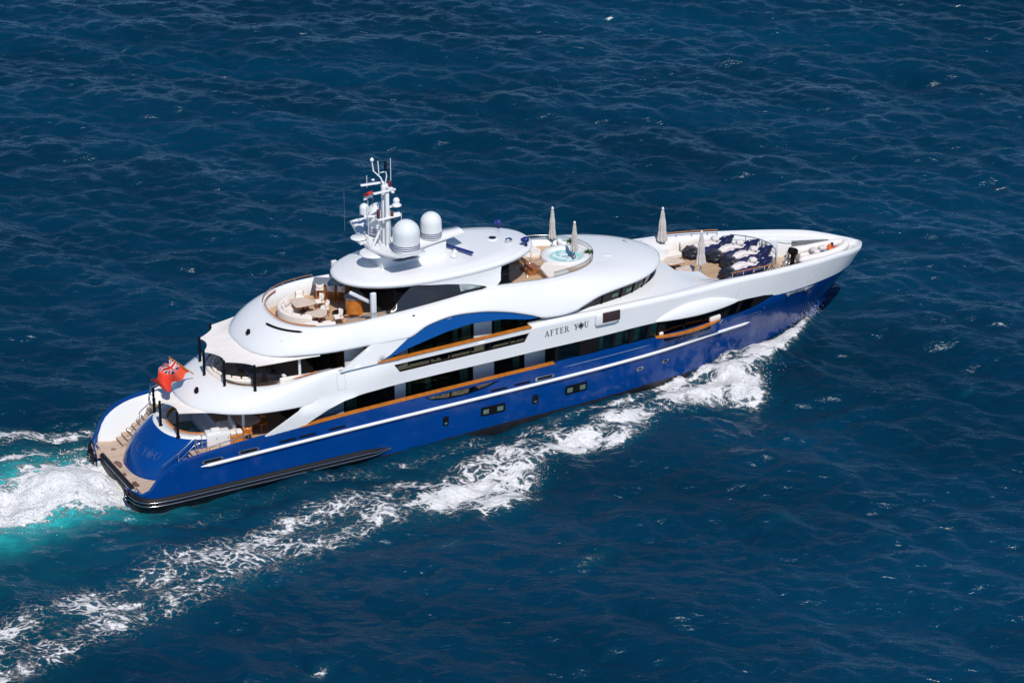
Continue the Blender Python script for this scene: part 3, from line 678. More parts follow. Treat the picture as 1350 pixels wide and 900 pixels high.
def letters(name, text, h, fmap, m, par, flat=.012):
    Q, W = stroke_letters(text, h); mb = MB()
    for z in Q:
        a = sum(z[i][0] * z[(i + 1) % len(z)][1] - z[(i + 1) % len(z)][0] * z[i][1] for i in range(len(z)))
        if a < 0: z = z[::-1]
        n = len(z); A = [Vector(fmap(p[0] - W / 2, p[1], flat)) for p in z]; B = [Vector(fmap(p[0] - W / 2, p[1], 0.0)) for p in z]
        mb.add(A, [list(range(n))], 0, False); mb.add(A + B, [[(i + 1) % n, i, n + i, n + (i + 1) % n] for i in range(n)], 0, False)
    return part(mb, name, [m], par)
def tmap(u, w, o):
    p = dome_surf(-u, .40 + w * .36) if abs(u) < 2.6 else Vector((3, -u, 1.5))
    n = Vector((-.9, -u * .35, .45)).normalized(); return p + n * (o + .01)
letters('name_lettering', 'AFTER YOU', .46, tmap, M_SILL, trans)

# ---- decks
def deck(name, outl, z0, z1, m, par=None): mb = MB(); mb.prism(outl, z0, z1); return part(mb, name, [m], par)
hullw = lambda x, d: abs(hull_pt(x, 3.0)[1]) - d
hullm = lambda x, d: max(.1, abs(hull_pt(xr_of(x, 2.1), 2.1)[1]) - d)
ol = [(x, -hullm(x, .32)) for x in frange(4.5, 39, .8)]; ol = [(6.62, -2.1), (6.62, -2.8), (4.55, -2.8)] + ol; ol = ol + [(x, -y) for x, y in ol[::-1]]
deck('main_deck', ol, 2.10, 2.25, M_TEAK)
def upper_outline(x0, x1, d):
    a = [se(11.6, 5.0, 4.05, 2.3, k, 20) for k in range(21)]
    a += [(x, -hullw(x, d)) for x in frange(12.4, x1, .8)]; return a + [(x, -y) for x, y in a[::-1] if abs(y) > 1e-4]
deck('upper_deck', upper_outline(6.6, 36, .3), 4.42, 4.60, M_TEAK)
sd = [se(14.5, 4.9, 3.6, 2.4, k, 20) for k in range(21)] + [(18, -3.55), (22, -3.55), (27, -3.4), (29.5, -2.6), (30.4, -1.4), (30.6, 0)]
deck('sun_deck', sd + [(x, -y) for x, y in sd[::-1] if abs(y) > 1e-4], 7.0, 7.15, M_TEAK)

# ------------------------------------------------------------------ lower white band: stern sweep, side bulwark, bow
ZT = interp([(24.4, 6.14), (29, 6.08), (33, 5.98), (36, 5.90), (38, 5.84), (41.5, 5.56), (44.3, 5.30), (46.7, 5.07), (48, 4.84), (49.1, 4.64), (50, 4.50)])
def a_edge(z):
    r = A_EDGE; 
    if z <= r[0][2]: return (r[0][0], abs(r[0][1]))
    for p, q in zip(r[:-1], r[1:]):
        if z <= q[2]: t = (z - p[2]) / max(1e-6, q[2] - p[2]); return (lerp(p[0], q[0], t), abs(lerp(p[1], q[1], t)))
    return (r[-1][0], abs(r[-1][1]))
def a_pt(xr, z, off=0.0):
    x, y, zz = hull_pt(xr, z, off)
    if xr < 16:
        xe, ye = a_edge(z); y = lerp(min(y, -ye - off) if z < 4.2 else -ye - off, y, smooth(0, 1, (xr - xe) / 4.0) if z >= 4.2 else smooth(4.2, 3.3, z))
    return (x, y, zz)
def a_low(k):
    p = se(11.0, 6.28, 4.3, 2.3, k, 30); return (p[0], p[1], 4.2 + .05 * smooth(7, 11, p[0]))
def a_top(k):
    p = se(13.0, 6.65, 4.08, 2.2, k, 30); return (p[0], p[1], 5.25 + .60 * smooth(7.6, 12.5, p[0]))
def a_row(k):
    a = a_low(k); b_ = a_top(k); o = [(a[0] + .22, a[1] * .95, a[2] + .02), (a[0] + .02, a[1], a[2])]
    for v in frange(0, 1, .1):
        q = .5 * (1 - math.cos(v * math.pi / 2)) + .5 * v; h = .5 * math.sin(v * math.pi / 2) + .5 * v
        o.append((lerp(a[0], b_[0], q), lerp(a[1], b_[1], q), lerp(a[2] + .06, b_[2], h)))
    c = se(13.0, 6.45, 3.9, 2.2, k, 30); d_ = se(13.0, 6.28, 3.76, 2.2, k, 30)
    o += [(c[0], c[1], b_[2] + .03), (d_[0], d_[1], b_[2] + .01), (d_[0] + .02, d_[1], 4.5)]
    return o
A_EDGE = a_row(30)[2:-3]
mb = MB(); mb.grid(half_loft(a_row, 30))
arch = [(10.33, 3.16), (10.84, 3.43), (11.77, 3.83), (12.8, 4.14), (14.14, 4.30), (15.4, 4.38), (16.43, 4.41), (18.5, 4.44), (20.6, 4.45), (22.8, 4.46), (24.42, 4.48), (26, 4.48)]
lowf = [(26.6, 4.48), (28.3, 4.48), (31.3, 4.52), (33.2, 4.50), (35.5, 4.46), (37.9, 4.40), (39.3, 4.36), (40.6, 4.22), (41.3, 4.07)]
bnd = [(x, zblue(x)) for x in frange(41.8, 49.0, .4)] + [(x, zblue(x)) for x in (49.2, 49.4, 49.55, 49.7, 49.8, 49.87, 49.93, 49.97, 50)]
topl = [(50, 4.25)] + [(x, ZT(x) - .25) for x in (49.97, 49.93, 49.87, 49.8, 49.7, 49.55, 49.35, 49.15)] + [(x, ZT(x) - .25) for x in frange(48.9, 24.6, .5)] + [(24.3, 5.96), (22, 6.02), (20, 5.99), (17.5, 5.93), (14.8, 5.88), (13, 5.82)]
outA = [(7.9, 3.00), (8.6, 3.04), (9.4, 3.08)] + arch + [(xr_of(*p), p[1]) for p in lowf] + bnd + topl[:-1] + [(p[0] - .02, p[2]) for p in A_EDGE[::-1]] + [(10.4, 4.26)]
strip = [(15.83, 5.62), (16.18, 5.10), (24.04, 5.20), (24.36, 5.72)]
panel(mb, outA, [strip], lambda x, z: a_pt(x, z), 0.14, 0.35)
bul = part(mb, 'bulwark', [M_WHITE])
# shoulder, cap and inner face of the bow bulwark
mb = MB(); xs = frange(24.4, 49.0, .32) + [49.2, 49.4, 49.55, 49.7, 49.8, 49.87, 49.93, 49.97, 50.0]; rows = []
capw = interp([(24.4, .5), (34, .55), (38, .66), (44, .68), (47, .66), (49, .56), (49.7, .4), (50, .2)])
for j in range(7):
    t = j / 6 * math.pi / 2; rows.append([])
    for x in xs:
        zt = ZT(x); r = .25
        px, py_, pz_ = hull_pt(x, zt - r + r * math.sin(t)); rows[-1].append((px, min(0, py_ + r * (1 - math.cos(t)) * min(1, abs(py_) / .5)), zt - r + r * math.sin(t)))
rows.append([(hull_pt(x, ZT(x))[0] - .5 * smooth(48, 50, x), min(0, hull_pt(x, ZT(x))[1] + capw(x) * .9), ZT(x) - .03 - .15 * smooth(36, 40, x)) for x in xs])
inner = [(hull_pt(x, ZT(x))[0] - .55 * smooth(48, 50, x), min(0, hull_pt(x, ZT(x))[1] + capw(x)), ZT(x) - .10 - .16 * smooth(36, 40, x)) for x in xs]
i0 = next(i for i, x in enumerate(xs) if x > 36.0)
mb.grid(rows, flip=True)
mb.grid([[rows[-1][i] for i in range(i0, len(xs))], inner[i0:], [(p[0], p[1] * .98, 3.6) for p in inner[i0:]]], flip=True)
mb.mirror(); part(mb, 'capping', [M_WHITE], bul)
# glass of the cut-outs
mb = MB(); panel(mb, strip, [], lambda x, z: a_pt(x, z, -.06), .02, .5, mirror=False); bw = part(mb, 'bulwark_window', [M_GLASS])
mb = MB()
for t in (.0, .245, .405, .56, .71, .865, 1.0):
    x = lerp(16.1, 24.15, t); w_ = .05 if 0 < t < 1 else .06
    sl = -.30 if t < .5 and t == 0 else (.30 if t == 1 else .0)
    panel(mb, [(x - w_ + (-.05 if t == 0 else 0), 5.08 + .012 * (x - 16)), (x + w_, 5.08 + .012 * (x - 16)), (x + w_ + sl, 5.66 + .012 * (x - 16)), (x - w_ + sl, 5.66 + .012 * (x - 16))], [], lambda a, z: a_pt(a, z, -.035), .03, .5, mirror=False)
for (z0, z1) in ((5.08, 5.13), (5.58, 5.63)):
    panel(mb, [(16.0, z0), (24.2, z0 + .1), (24.25, z1 + .1), (16.0, z1)], [], lambda a, z: a_pt(a, z, -.034), .03, .5, mirror=False)
part(mb, 'mullion', [M_FRAME], bw)
mb = MB(); panel(mb, bulw_cut, [], lambda x, z: hull_pt(x, z, -.08), .02, .4, mirror=False); hw = part(mb, 'bulwark_window', [M_GLASS])
mb = MB()
for x in (19.35, 20.9): panel(mb, [(x - .06, 2.70), (x + .06, 2.70), (x + .06, 3.18), (x - .06, 3.18)], [], lambda a, z: hull_pt(a, z, -.05), .03, .5, mirror=False)
part(mb, 'mullion', [M_FRAME], hw)

# varnished cap rails
def rail_strip(x0, x1, zf, w, h, name, fp=hull_pt, m=None, ins=0.0, par=None):
    mb = MB(); xs = frange(x0, x1, .4); rows = []
    for (o, dz) in ((.05, 0), (.05, h), (-w, h), (-w, 0), (.05, 0)):
        rows.append([(lambda p: p)(fp(x, zf(x) + dz, o - ins)) for x in xs])
    rows = [[(p[0], p[1], p[2]) for p in r] for r in rows]
    mb.grid(rows, flip=True, smooth=False); mb.mirror(); return part(mb, name, [m or M_VARN], par)
zg = lambda x: ZBLUE(x)
rail_strip(10.15, 25.95, lambda x: ZBLUE(x) - .01, .22, .08, 'cap_rail', lambda x, z, o=0: (x, hull_pt(x, 3.2, o)[1], z))
# wider low teak box along the aft end of the side deck
rail_strip(14.85, 24.45, lambda x: 5.90 + .012 * (x - 14.8), .20, .09, 'cap_rail', lambda x, z, o=0: (x, a_pt(x, 5.6, o)[1], z))
# white inner bulwark walls under the rails
mb = MB()
for (x0, x1, z0, z1, y) in ((8, 26, 2.2, 3.2, 4.24), (13, 25.5, 4.55, 5.85, 4.26)):
    pass
part_wall = None

# ---- deckhouse walls with windows
def house(y, x0, x1, z0, z1, panes, name, aft_x):
    mb = MB(); holes = [[(a, z0 + .18), (b_, z0 + .18), (b_, z1 - .12), (a, z1 - .12)] for a, b_ in panes]
    panel(mb, [(x0, z0), (x1, z0), (x1, z1), (x0, z1)], holes, lambda x, z: (x, -y, z), .12, .8)
    w = part(mb, name, [M_WHITE])
    for a, b_ in panes:
        mb = MB(); mb.box(((a + b_) / 2, -y + .05, (z0 + z1) / 2 + .03), (b_ - a - .06, .02, z1 - z0 - .34)); g = part(mb, 'house_window', [M_SGLASS], w)
        mb = MB(); k = max(1, int((b_ - a) / 1.5))
        for i in range(k + 1):
            x = lerp(a, b_, i / k); mb.box((x, -y - .004, (z0 + z1) / 2 + .03), (.09, .05, z1 - z0 - .30))
        mb.box(((a + b_) / 2, -y - .002, z1 - .145), (b_ - a, .05, .05)); part(mb, 'mullion', [M_FRAME], g)
    return w
house(3.28, 10.6, 26.0, 2.25, 4.42, [(13.3, 16.35), (17.15, 21.3), (22.75, 24.6)], 'main_deckhouse', 10.6)
house(3.30, 13.4, 27.5, 4.60, 7.0, [(14.6, 15.7), (16.0, 16.45), (17.3, 18.9), (19.0, 21.35), (22.6, 25.6)], 'upper_deckhouse', 13.4)
# louvre of the engine air intake aft of the side deck
mb = MB()
for i in range(9): mb.rbox((11.9, -3.75, 2.85 + i * .17), (2.3, .10, .09), .03, rx=R(25))
mb.box((11.9, -3.66, 3.5), (2.3, .06, 1.7), mi=1); part(mb, 'louvre', [mat('louvre_grey', (.20, .30, .36), .5), M_GREYM])
# interior: dark rooms, curtains, ceilings
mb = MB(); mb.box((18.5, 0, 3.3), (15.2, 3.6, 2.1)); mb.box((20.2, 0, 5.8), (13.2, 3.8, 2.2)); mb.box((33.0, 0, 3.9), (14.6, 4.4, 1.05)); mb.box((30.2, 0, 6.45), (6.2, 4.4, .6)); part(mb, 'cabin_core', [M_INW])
mb = MB()
for (x, z, w, h, y) in ((14.0, 3.3, .35, 1.8, 3.0), (17.4, 3.3, .3, 1.8, 3.0), (20.9, 3.3, .5, 1.8, 3.0), (17.55, 5.8, .3, 2.0, 3.14), (21.0, 5.8, .55, 2.0, 3.14), (23.0, 5.8, .4, 2.0, 3.14), (20.3, 5.8, .3, 2.0, 3.14), (13.7, 3.3, .5, 1.8, 3.12), (18.6, 3.3, .35, 1.8, 3.12), (24.2, 3.3, .4, 1.8, 3.12), (24.6, 5.8, .4, 2.0, 3.14)):
    rows = []
    for zz in (z - h / 2, z + h / 2): rows.append([(x - w / 2 + w * i / 12, -y + .05 * math.sin(i * 1.9), zz) for i in range(13)])
    mb.grid(rows)
part(mb, 'curtain', [M_CURT])

# ---- flush window strip of the owner's deck forward
xs0, xs1 = 26.05, 41.5
top_z = interp([(26, 4.50), (31.3, 4.54), (33.2, 4.52), (37.9, 4.42), (39.3, 4.38), (40.6, 4.24), (41.5, 4.06)])
bot_z = lambda x: zblue(x) - .02
outl = [(x, bot_z(x)) for x in frange(26.03, 41.7, .5)] + [(xr_of(x, 4.4), top_z(x) + .03) for x in frange(41.5, 26.03, .5)]
mb = MB(); panel(mb, outl, [], lambda x, z: hull_pt(x, z, -.09), .02, .45, mirror=True); wst = part(mb, 'window_strip', [M_SGLASS])
def bar(mb, xa, xb, f=hull_pt, o=-.05):
    panel(mb, [(xa, bot_z(xa)), (xb, bot_z(xb)), (xb, top_z(xb)), (xa, top_z(xa))], [], lambda x, z: f(x, z, o), .05, .5, mirror=False)
mb = MB()
for (a, b_) in ((26.03, 26.2), (27.6, 28.9), (29.85, 30.05), (31.0, 31.25), (32.25, 32.45), (33.0, 33.5), (34.9, 35.05), (36.4, 36.5), (37.4, 38.3), (38.95, 39.2), (40.1, 41.6)): bar(mb, a, b_)
part(mb, 'mullion', [M_FRAME], wst)
mb = MB(); xx = frange(26.2, 41.3, .1)
segs = [(30.1, 30.55), (31.35, 31.75), (32.5, 32.95), (29.0, 29.25), (33.6, 34.8), (36.0, 36.35), (38.45, 38.9), (39.5, 40.0)]
for a, b_ in segs:
    rows = []
    for dz in (0, 1): rows.append([hull_pt(a + (b_ - a) * i / 10, lerp(bot_z(a) + .1, top_z(a) - .1, dz), -.17 + .02 * math.sin(i * 2.1)) for i in range(11)])
    mb.grid(rows)
part(mb, 'curtain', [M_CURT], wst)

# ---- side balcony with varnished rail and the white brow above it
def bal_out(x, amp): return amp * (max(0, math.sin(math.pi * min(1, max(0, (x - 32.9) / 5.0)))) ** .6)
mb = MB(); xs = frange(32.95, 37.85, .12); rows = []
for (z, k) in ((2.80, .0), (2.98, .25), (3.22, .65), (3.52, 1.0)):
    rows.append([(lambda p: (p[0], p[1], z))(hull_pt(x, 3.3, bal_out(x, .42) * k + .004)) for x in xs])
mb.grid(rows, flip=True); bal = part(mb, 'side_balcony', [M_BLUE])
mb = MB(); rows = []
for (o, z) in ((.05, 3.50), (.05, 3.60), (-.17, 3.60), (-.17, 3.50), (.05, 3.50)):
    rows.append([(lambda p: (p[0], p[1], z))(hull_pt(x, 3.3, bal_out(x, .42) + o)) for x in xs])
mb.grid(rows, flip=True, smooth=False); part(mb, 'balcony_rail', [M_VARN], bal)
mb = MB(); rows = [[(lambda p: (p[0], p[1], z))(hull_pt(x, 3.3, bal_out(x, .42) * (.84 if z > 3.3 else .70) + .015)) for x in frange(33.5, 37.0, .12)] for z in (3.22, 3.42)]
mb.grid(rows, flip=True); part(mb, 'balcony_window', [M_DGLASS], bal)
mb = MB(); mb.rbox((33.12, -4.30, 3.68), (.3, .22, .22), .1); mb.rbox((36.95, -4.02, 3.72), (.8, .2, .34), .1, rz=R(6)); part(mb, 'bolster', [M_CUSH], bal)
mb = MB(); P = [hull_pt(x, z, .02) for x, z in ((37.95, 3.5), (37.75, 3.2), (37.3, 2.95), (36.6, 2.78), (35.6, 2.66), (34.6, 2.60))]; mb.tube(P, [.05, .06, .06, .055, .05, .03], 6); part(mb, 'fairing_strip', [M_SILVER], bal)
mb = MB(); xs = frange(32.7, 38.6, .15); rows = []
def brow(x): return .46 * (max(0, math.sin(math.pi * min(1, max(0, (x - 32.6) / 6.1)))) ** .8)
for (dz, k) in [(0.0, .0), (0.0, .5)] + [(.72 * math.sin(a) ** 1.15, max(0.0, math.cos(a)) ** .85 - .02 * (a > 1.5)) for a in frange(0, math.pi / 2, .12)]:
    rows.append([(lambda p: (p[0], p[1], top_z(x) + .0 + dz * min(1, brow(x) * 2.3)))(hull_pt(x, 4.6, brow(x) * k - .02)) for x in xs])
mb.grid(rows, flip=True); part(mb, 'brow', [M_WHITE], bul)

# ---- upper white band: stern sweep, arch, wheelhouse roof
def crv(pts):
    n = len(pts); fs = [interp([(i, p[j]) for i, p in enumerate(pts)]) for j in range(3)]
    return lambda t: tuple(f(t * (n - 1)) for f in fs)
EB = crv([(14.5, 4.1, 6.93), (15.5, 4.2, 6.91), (16.82, 4.21, 6.89), (18.22, 4.12, 7.38), (19.81, 4.08, 7.58), (21.39, 4.10, 7.46), (22.97, 4.16, 7.15), (24.55, 4.27, 6.66), (25.5, 4.33, 6.32), (26.6, 4.31, 6.24), (27.4, 4.28, 6.30), (28.1, 4.22, 6.52),
          (29.2, 4.10, 6.82), (30.5, 3.92, 6.93), (31.3, 3.76, 6.95), (32.2, 3.48, 6.95), (33.2, 2.95, 6.95), (34.1, 2.2, 6.95), (34.75, 1.3, 6.95), (35.02, .6, 6.95), (35.1, 0, 6.95)])
TB = crv([(14.5, 3.45, 8.10), (15.5, 3.38, 8.10), (16.8, 3.32, 8.10), (18.2, 3.25, 8.15), (19.8, 3.20, 8.24), (21.4, 3.15, 8.34), (22.8, 3.12, 8.34), (24.2, 3.10, 8.22), (25.2, 3.08, 8.12), (26.0, 3.04, 8.04), (26.6, 3.0, 8.0), (27.2, 2.92, 7.97),
          (27.9, 2.78, 7.95), (28.6, 2.58, 7.92), (29.2, 2.32, 7.90), (29.7, 1.98, 7.88), (30.1, 1.58, 7.86), (30.4, 1.15, 7.86), (30.58, .7, 7.86), (30.67, .3, 7.86), (30.7, 0, 7.86)])
def sweep(a, b_, fl, conv, base_h=.10):
    o = [(a[0] + fl[0], a[1] + fl[1], a[2] + .01), (a[0], a[1], a[2])]
    for v in frange(0, 1, .0833):
        q = conv * (1 - math.cos(v * math.pi / 2)) + (1 - conv) * v; h = conv * math.sin(v * math.pi / 2) + (1 - conv) * v
        o.append((lerp(a[0], b_[0], q), lerp(a[1], b_[1], q), lerp(a[2] + base_h, b_[2], h)))
    return o
def b_row(k):
    p = se(14.5, 6.17, 4.1, 2.5, k, 30); a = (p[0], p[1], 6.8 + .13 * smooth(8.5, 11, p[0])); q = se(14.5, 4.3, 3.45, 2.4, k, 30)
    r = sweep(a, (q[0], q[1], 8.1), (.22 * (1 - k / 30), .22 * k / 30, 0), .45)
    c = se(14.5, 4.06, 3.24, 2.4, k, 30); return r + [(c[0], c[1], 8.12), (c[0] - .0, c[1], 7.1)]
mb = MB(); mb.grid(half_loft(b_row, 30))
st = []
for i in range(0, 121):
    t = i / 120; a = EB(t); b_ = TB(t); a = (a[0], -a[1], a[2]); b_ = (b_[0], -b_[1], b_[2])
    r = sweep(a, b_, (-.2 * smooth(.75, 1, t), .25 * (1 - smooth(.8, 1, t)), 0), lerp(.45, .62, smooth(.5, .8, t)))
    k = .93 if t > .45 else .94
    r += [(b_[0] - .12 * smooth(.6, 1, t), b_[1] * k, b_[2] + .015), (b_[0] - .14 * smooth(.6, 1, t), b_[1] * k * .99, 7.15)]
    st.append(r)
n0 = len(mb.v); mb2 = MB(); mb2.grid(st); mb2.mirror()
o_ = len(mb.v); mb.v += mb2.v; mb.f += [[k + o_ for k in f] for f in mb2.f]; mb.mi += mb2.mi; mb.sm += mb2.sm
yB = lambda z: 4.46 - .22 * (z - 5.8)
panel(mb, [(12.7, 5.80), (14.86, 5.90), (15.72, 6.25), (16.82, 6.90), (15.6, 6.93), (14.62, 6.95)], [], lambda x, z: (x, -yB(z) + .15 * smooth(15, 13, x), z), .14, .3)
sup = part(mb, 'superstructure', [M_WHITE], None)
mb = MB()
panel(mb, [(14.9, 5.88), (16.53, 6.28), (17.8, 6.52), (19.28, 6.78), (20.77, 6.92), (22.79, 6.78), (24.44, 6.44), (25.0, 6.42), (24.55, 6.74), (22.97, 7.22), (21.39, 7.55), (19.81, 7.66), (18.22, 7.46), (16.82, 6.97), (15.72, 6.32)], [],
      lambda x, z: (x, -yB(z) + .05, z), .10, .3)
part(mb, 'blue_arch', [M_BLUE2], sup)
# dark slot with a navigation lamp on the aft slope
mb = MB(); P = []
for k in frange(3.2, 16, .8):
    q = se(14.5, 4.75, 3.62, 2.4, k, 30); P.append((q[0], q[1], 7.98))
mb.tube(P, [.02] + [.07] * (len(P) - 2) + [.02], 6); part(mb, 'slot', [M_FRAME], sup)
# lower step line: wooden trim at the seam
mb = MB(); P = [(x, -(abs(a_pt(x, 5.7)[1]) + .004), 5.86 + .02 * (x - 12.6) / 2) for x in frange(12.6, 14.9, .3)]; mb.tube(P, .012, 5); part(mb, 'seam', [M_FRAME], sup)

# ---- wheelhouse windows
BBs = crv([(27.2, 3.95, 6.12), (28, 3.85, 6.10), (29.2, 3.74, 6.10), (30.5, 3.52, 6.10), (31.3, 3.33, 6.10), (32.2, 2.98, 6.10), (33.05, 2.48, 6.10), (33.8, 1.85, 6.10), (34.35, 1.1, 6.10), (34.6, .5, 6.10), (34.66, 0, 6.10)])
def tup(t): a = EB(lerp(.5, 1, t)); return (a[0] - .10 * smooth(.5, 1, t), max(0, a[1] - .10), a[2] + .02)
mb = MB(); lo = []; hi = []
for i in range(61):
    t = i / 60; a = BBs(t); c = tup(t); lo.append((a[0], -a[1], a[2])); hi.append((c[0], -c[1], c[2]))
def wl_row(v, o=0.0): return [(lerp(a[0], c[0], v), lerp(a[1], c[1], v) - o * (1 - i / 60 * .6), lerp(a[2], c[2], v)) for i, (a, c) in enumerate(zip(lo, hi))]
mb.grid([wl_row(v) for v in (0, .33, .66, 1)], flip=True); mb.mirror(); wh = part(mb, 'wheelhouse_window', [mat('wheelhouse_glass', (.004, .006, .008), .08, spec=.15)])
mb = MB()
for i in (13, 20, 27, 33, 39, 44, 49, 54, 59):
    a, c = lo[i], hi[i]; mb.tube([(a[0], a[1] - .02, a[2]), (c[0], c[1] - .02, c[2])], .05, 6)
mb.mirror(); part(mb, 'mullion', [M_FRAME], wh)
mb = MB()
for i in (16, 23, 30, 47, 52):
    a, c = lo[i], hi[i]; d = (Vector(lo[i + 1]) - Vector(lo[i])).normalized()
    A = Vector(a) + (Vector(c) - Vector(a)) * .3 + Vector((0, -.03, 0)); B = Vector(a) + (Vector(c) - Vector(a)) * .6 + Vector((0, -.03, 0))
    mb.add([A, A + d * .45, B + d * .45, B], [(0, 1, 2, 3)], 0, False)
part(mb, 'blind', [M_BLIND], wh)

# ---- white side deck and coachroof in front of the wheelhouse
mb = MB(); xs = frange(24.5, 36.0, .25) + frange(36.2, 37.6, .2)
def inner_line(x):
    if x < 27.2: return 3.95
    if x >= 34.66: return 0.0
    lo_, hi_ = 0.0, 1.0
    for _ in range(30):
        m = (lo_ + hi_) / 2
        if BBs(m)[0] < x: lo_ = m
        else: hi_ = m
    return BBs(lo_)[1]
def coach(x, y):
    """roof height over (x, |y|)"""
    zo = ZT(x) - .03; yo = abs(hull_pt(x, ZT(x))[1]) - capw(x) * .9
    zi = 6.13 if x < 34.66 else lerp(6.13, 5.42, smooth(34.4, 37.8, x)); yi = inner_line(x)
    t = max(0, min(1, (abs(y) - yi) / max(.05, yo - yi))); zo2 = lerp(zo, 5.45, smooth(35.4, 37.6, x) * (1 - smooth(.55, 1, t)))
    return lerp(zi, zo2, t ** 1.3), yi, yo
rows = []
for x in xs:
    _, yi, yo = coach(x, 0); rows.append([(x, -lerp(yi, yo, j / 10), coach(x, lerp(yi, yo, j / 10))[0]) for j in range(11)])
XB = 36.0; ra = [r for r in rows if r[0][0] <= XB + .01]
mb.grid(ra, flip=False); mb.mirror()
for sg, y0 in ((-1, 1.0), (1, 2.45)):
    rb = []
    for x in frange(XB, 37.6, .2):
        _, yi, yo = coach(x, 0); rb.append([(x, sg * lerp(y0, yo, j / 6), coach(x, lerp(y0, yo, j / 6))[0]) for j in range(7)])
    mb.grid(rb, flip=(sg > 0))
    mb.grid([[r[0] for r in rb], [(r[0][0], r[0][1], 4.7) for r in rb]], flip=(sg > 0)); mb.grid([rb[-1], [(p[0], p[1], 4.7) for p in rb[-1]]], flip=(sg < 0))
e = rows[[i for i, r in enumerate(rows) if r[0][0] <= XB + .01][-1]]
Y = frange(-1.0, 2.45, .2); mb.grid([[(XB, y, coach(XB, y)[0]) for y in Y], [(XB, y, 4.7) for y in Y]])
part(mb, 'coachroof', [M_WHITE])

# ---- foredeck and mooring deck
od = [(x, -(abs(hull_pt(xr_of(x, 5), 5)[1]) - .62)) for x in frange(35.8, 42.0, .6)] + [(42.7, -1.9), (43.3, -1.0), (43.5, 0)]
od = od + [(x, -y) for x, y in od[::-1] if abs(y) > 1e-4]
deck('foredeck', od, 4.5, 4.70, M_TEAK)
mb = MB(); edge = [(42.0, -2.6), (42.7, -1.9), (43.3, -1.0), (43.5, 0), (43.3, 1.0), (42.7, 1.9), (42.0, 2.6)]
mb.grid([[(x + .02, y, 4.69) for x, y in edge], [(x + .02, y, 3.6) for x, y in edge]]); part(mb, 'foredeck_riser', [M_WHITE2])
od = [(x, -max(.05, abs(hull_pt(xr_of(x, 4.2), 4.2)[1]) - .5)) for x in frange(41.8, 49.0, .6)]; od = od + [(x, -y) for x, y in od[::-1]]
deck('mooring_deck', od, 3.5, 3.62, M_TEAKP)
# raised lockers and windlass on the mooring deck
mb = MB(); mb.rbox((44.6, 2.35, 4.25), (1.3, .5, 1.3), .12, rz=R(-22)); mb.rbox((44.1, 1.55, 3.9), (1.0, .9, .55), .15); mb.rbox((43.9, -1.1, 3.8), (.9, 1.5, .4), .12)
part(mb, 'locker', [M_WHITE2])
mb = MB(); mb.rbox((44.05, 2.05, 4.4), (.05, .5, .9), .01, rz=R(-20)); part(mb, 'locker_door', [M_GREYM])
for (x, y) in ((44.7, .35), (45.2, -.75)):
    mb = MB(); mb.lathe([(0, 3.62), (.22, 3.62), (.22, 3.72), (.13, 3.78), (.11, 3.95), (.2, 4.05), (.2, 4.1), (0, 4.12)], (x, y, 0), 20); mb.rbox((x + .35, y + .05, 3.8), (.45, .3, .35), .08); part(mb, 'windlass', [M_SILVER])

# ---- hardtop over the sun deck
def ht(s, z, dx=0.0):
    o = []
    for k in range(96):
        t = 2 * math.pi * k / 96; c, q = math.cos(t), math.sin(t); n = 2.25
        o.append((20.5 + dx + 6.14 * s * math.copysign(abs(c) ** (2 / n), c), 3.04 * s * math.copysign(abs(q) ** (2 / n), q), z))
    return o
mb = MB(); rows = [ht(.90, 9.22), ht(.965, 9.24), ht(.99, 9.32), ht(1, 9.42), ht(.995, 9.50), ht(.975, 9.58), ht(.93, 9.64), ht(.86, 9.68), ht(.84, 9.715), ht(.7, 9.74), ht(.4, 9.78), ht(.01, 9.79)]
mb.grid(rows, True); mb.add(rows[0], [list(range(96))[::-1]], 0, False); htop = part(mb, 'hardtop', [M_WHITE])
mb = MB()
mb.lathe([(0, 9.80), (.30, 9.80), (.33, 9.785), (.33, 9.74)], (24.4, .12, 0), 24, mi=0); mb.lathe([(0, 9.806), (.22, 9.806)], (24.4, .12, 0), 24, mi=1)
part(mb, 'roof_hatch', [M_WHITE, M_DGLASS], htop)
mb = MB(); mb.rbox((25.0, -.75, 9.86), (.4, .3, .25), .1); part(mb, 'searchlight', [M_SILVER], htop)
for (x, y) in ((25.55, 1.55), (25.72, -1.45)):
    mb = MB(); mb.lathe([(0, 9.62), (.10, 9.62), (.08, 9.85), (.18, 9.90), (.20, 10.0), (.18, 10.12), (0, 10.16)], (x, y, 0), 16); mb.rbox((x - .12, y, 10.03), (.35, .22, .2), .06); part(mb, 'horn_lamp', [M_HORN], htop)
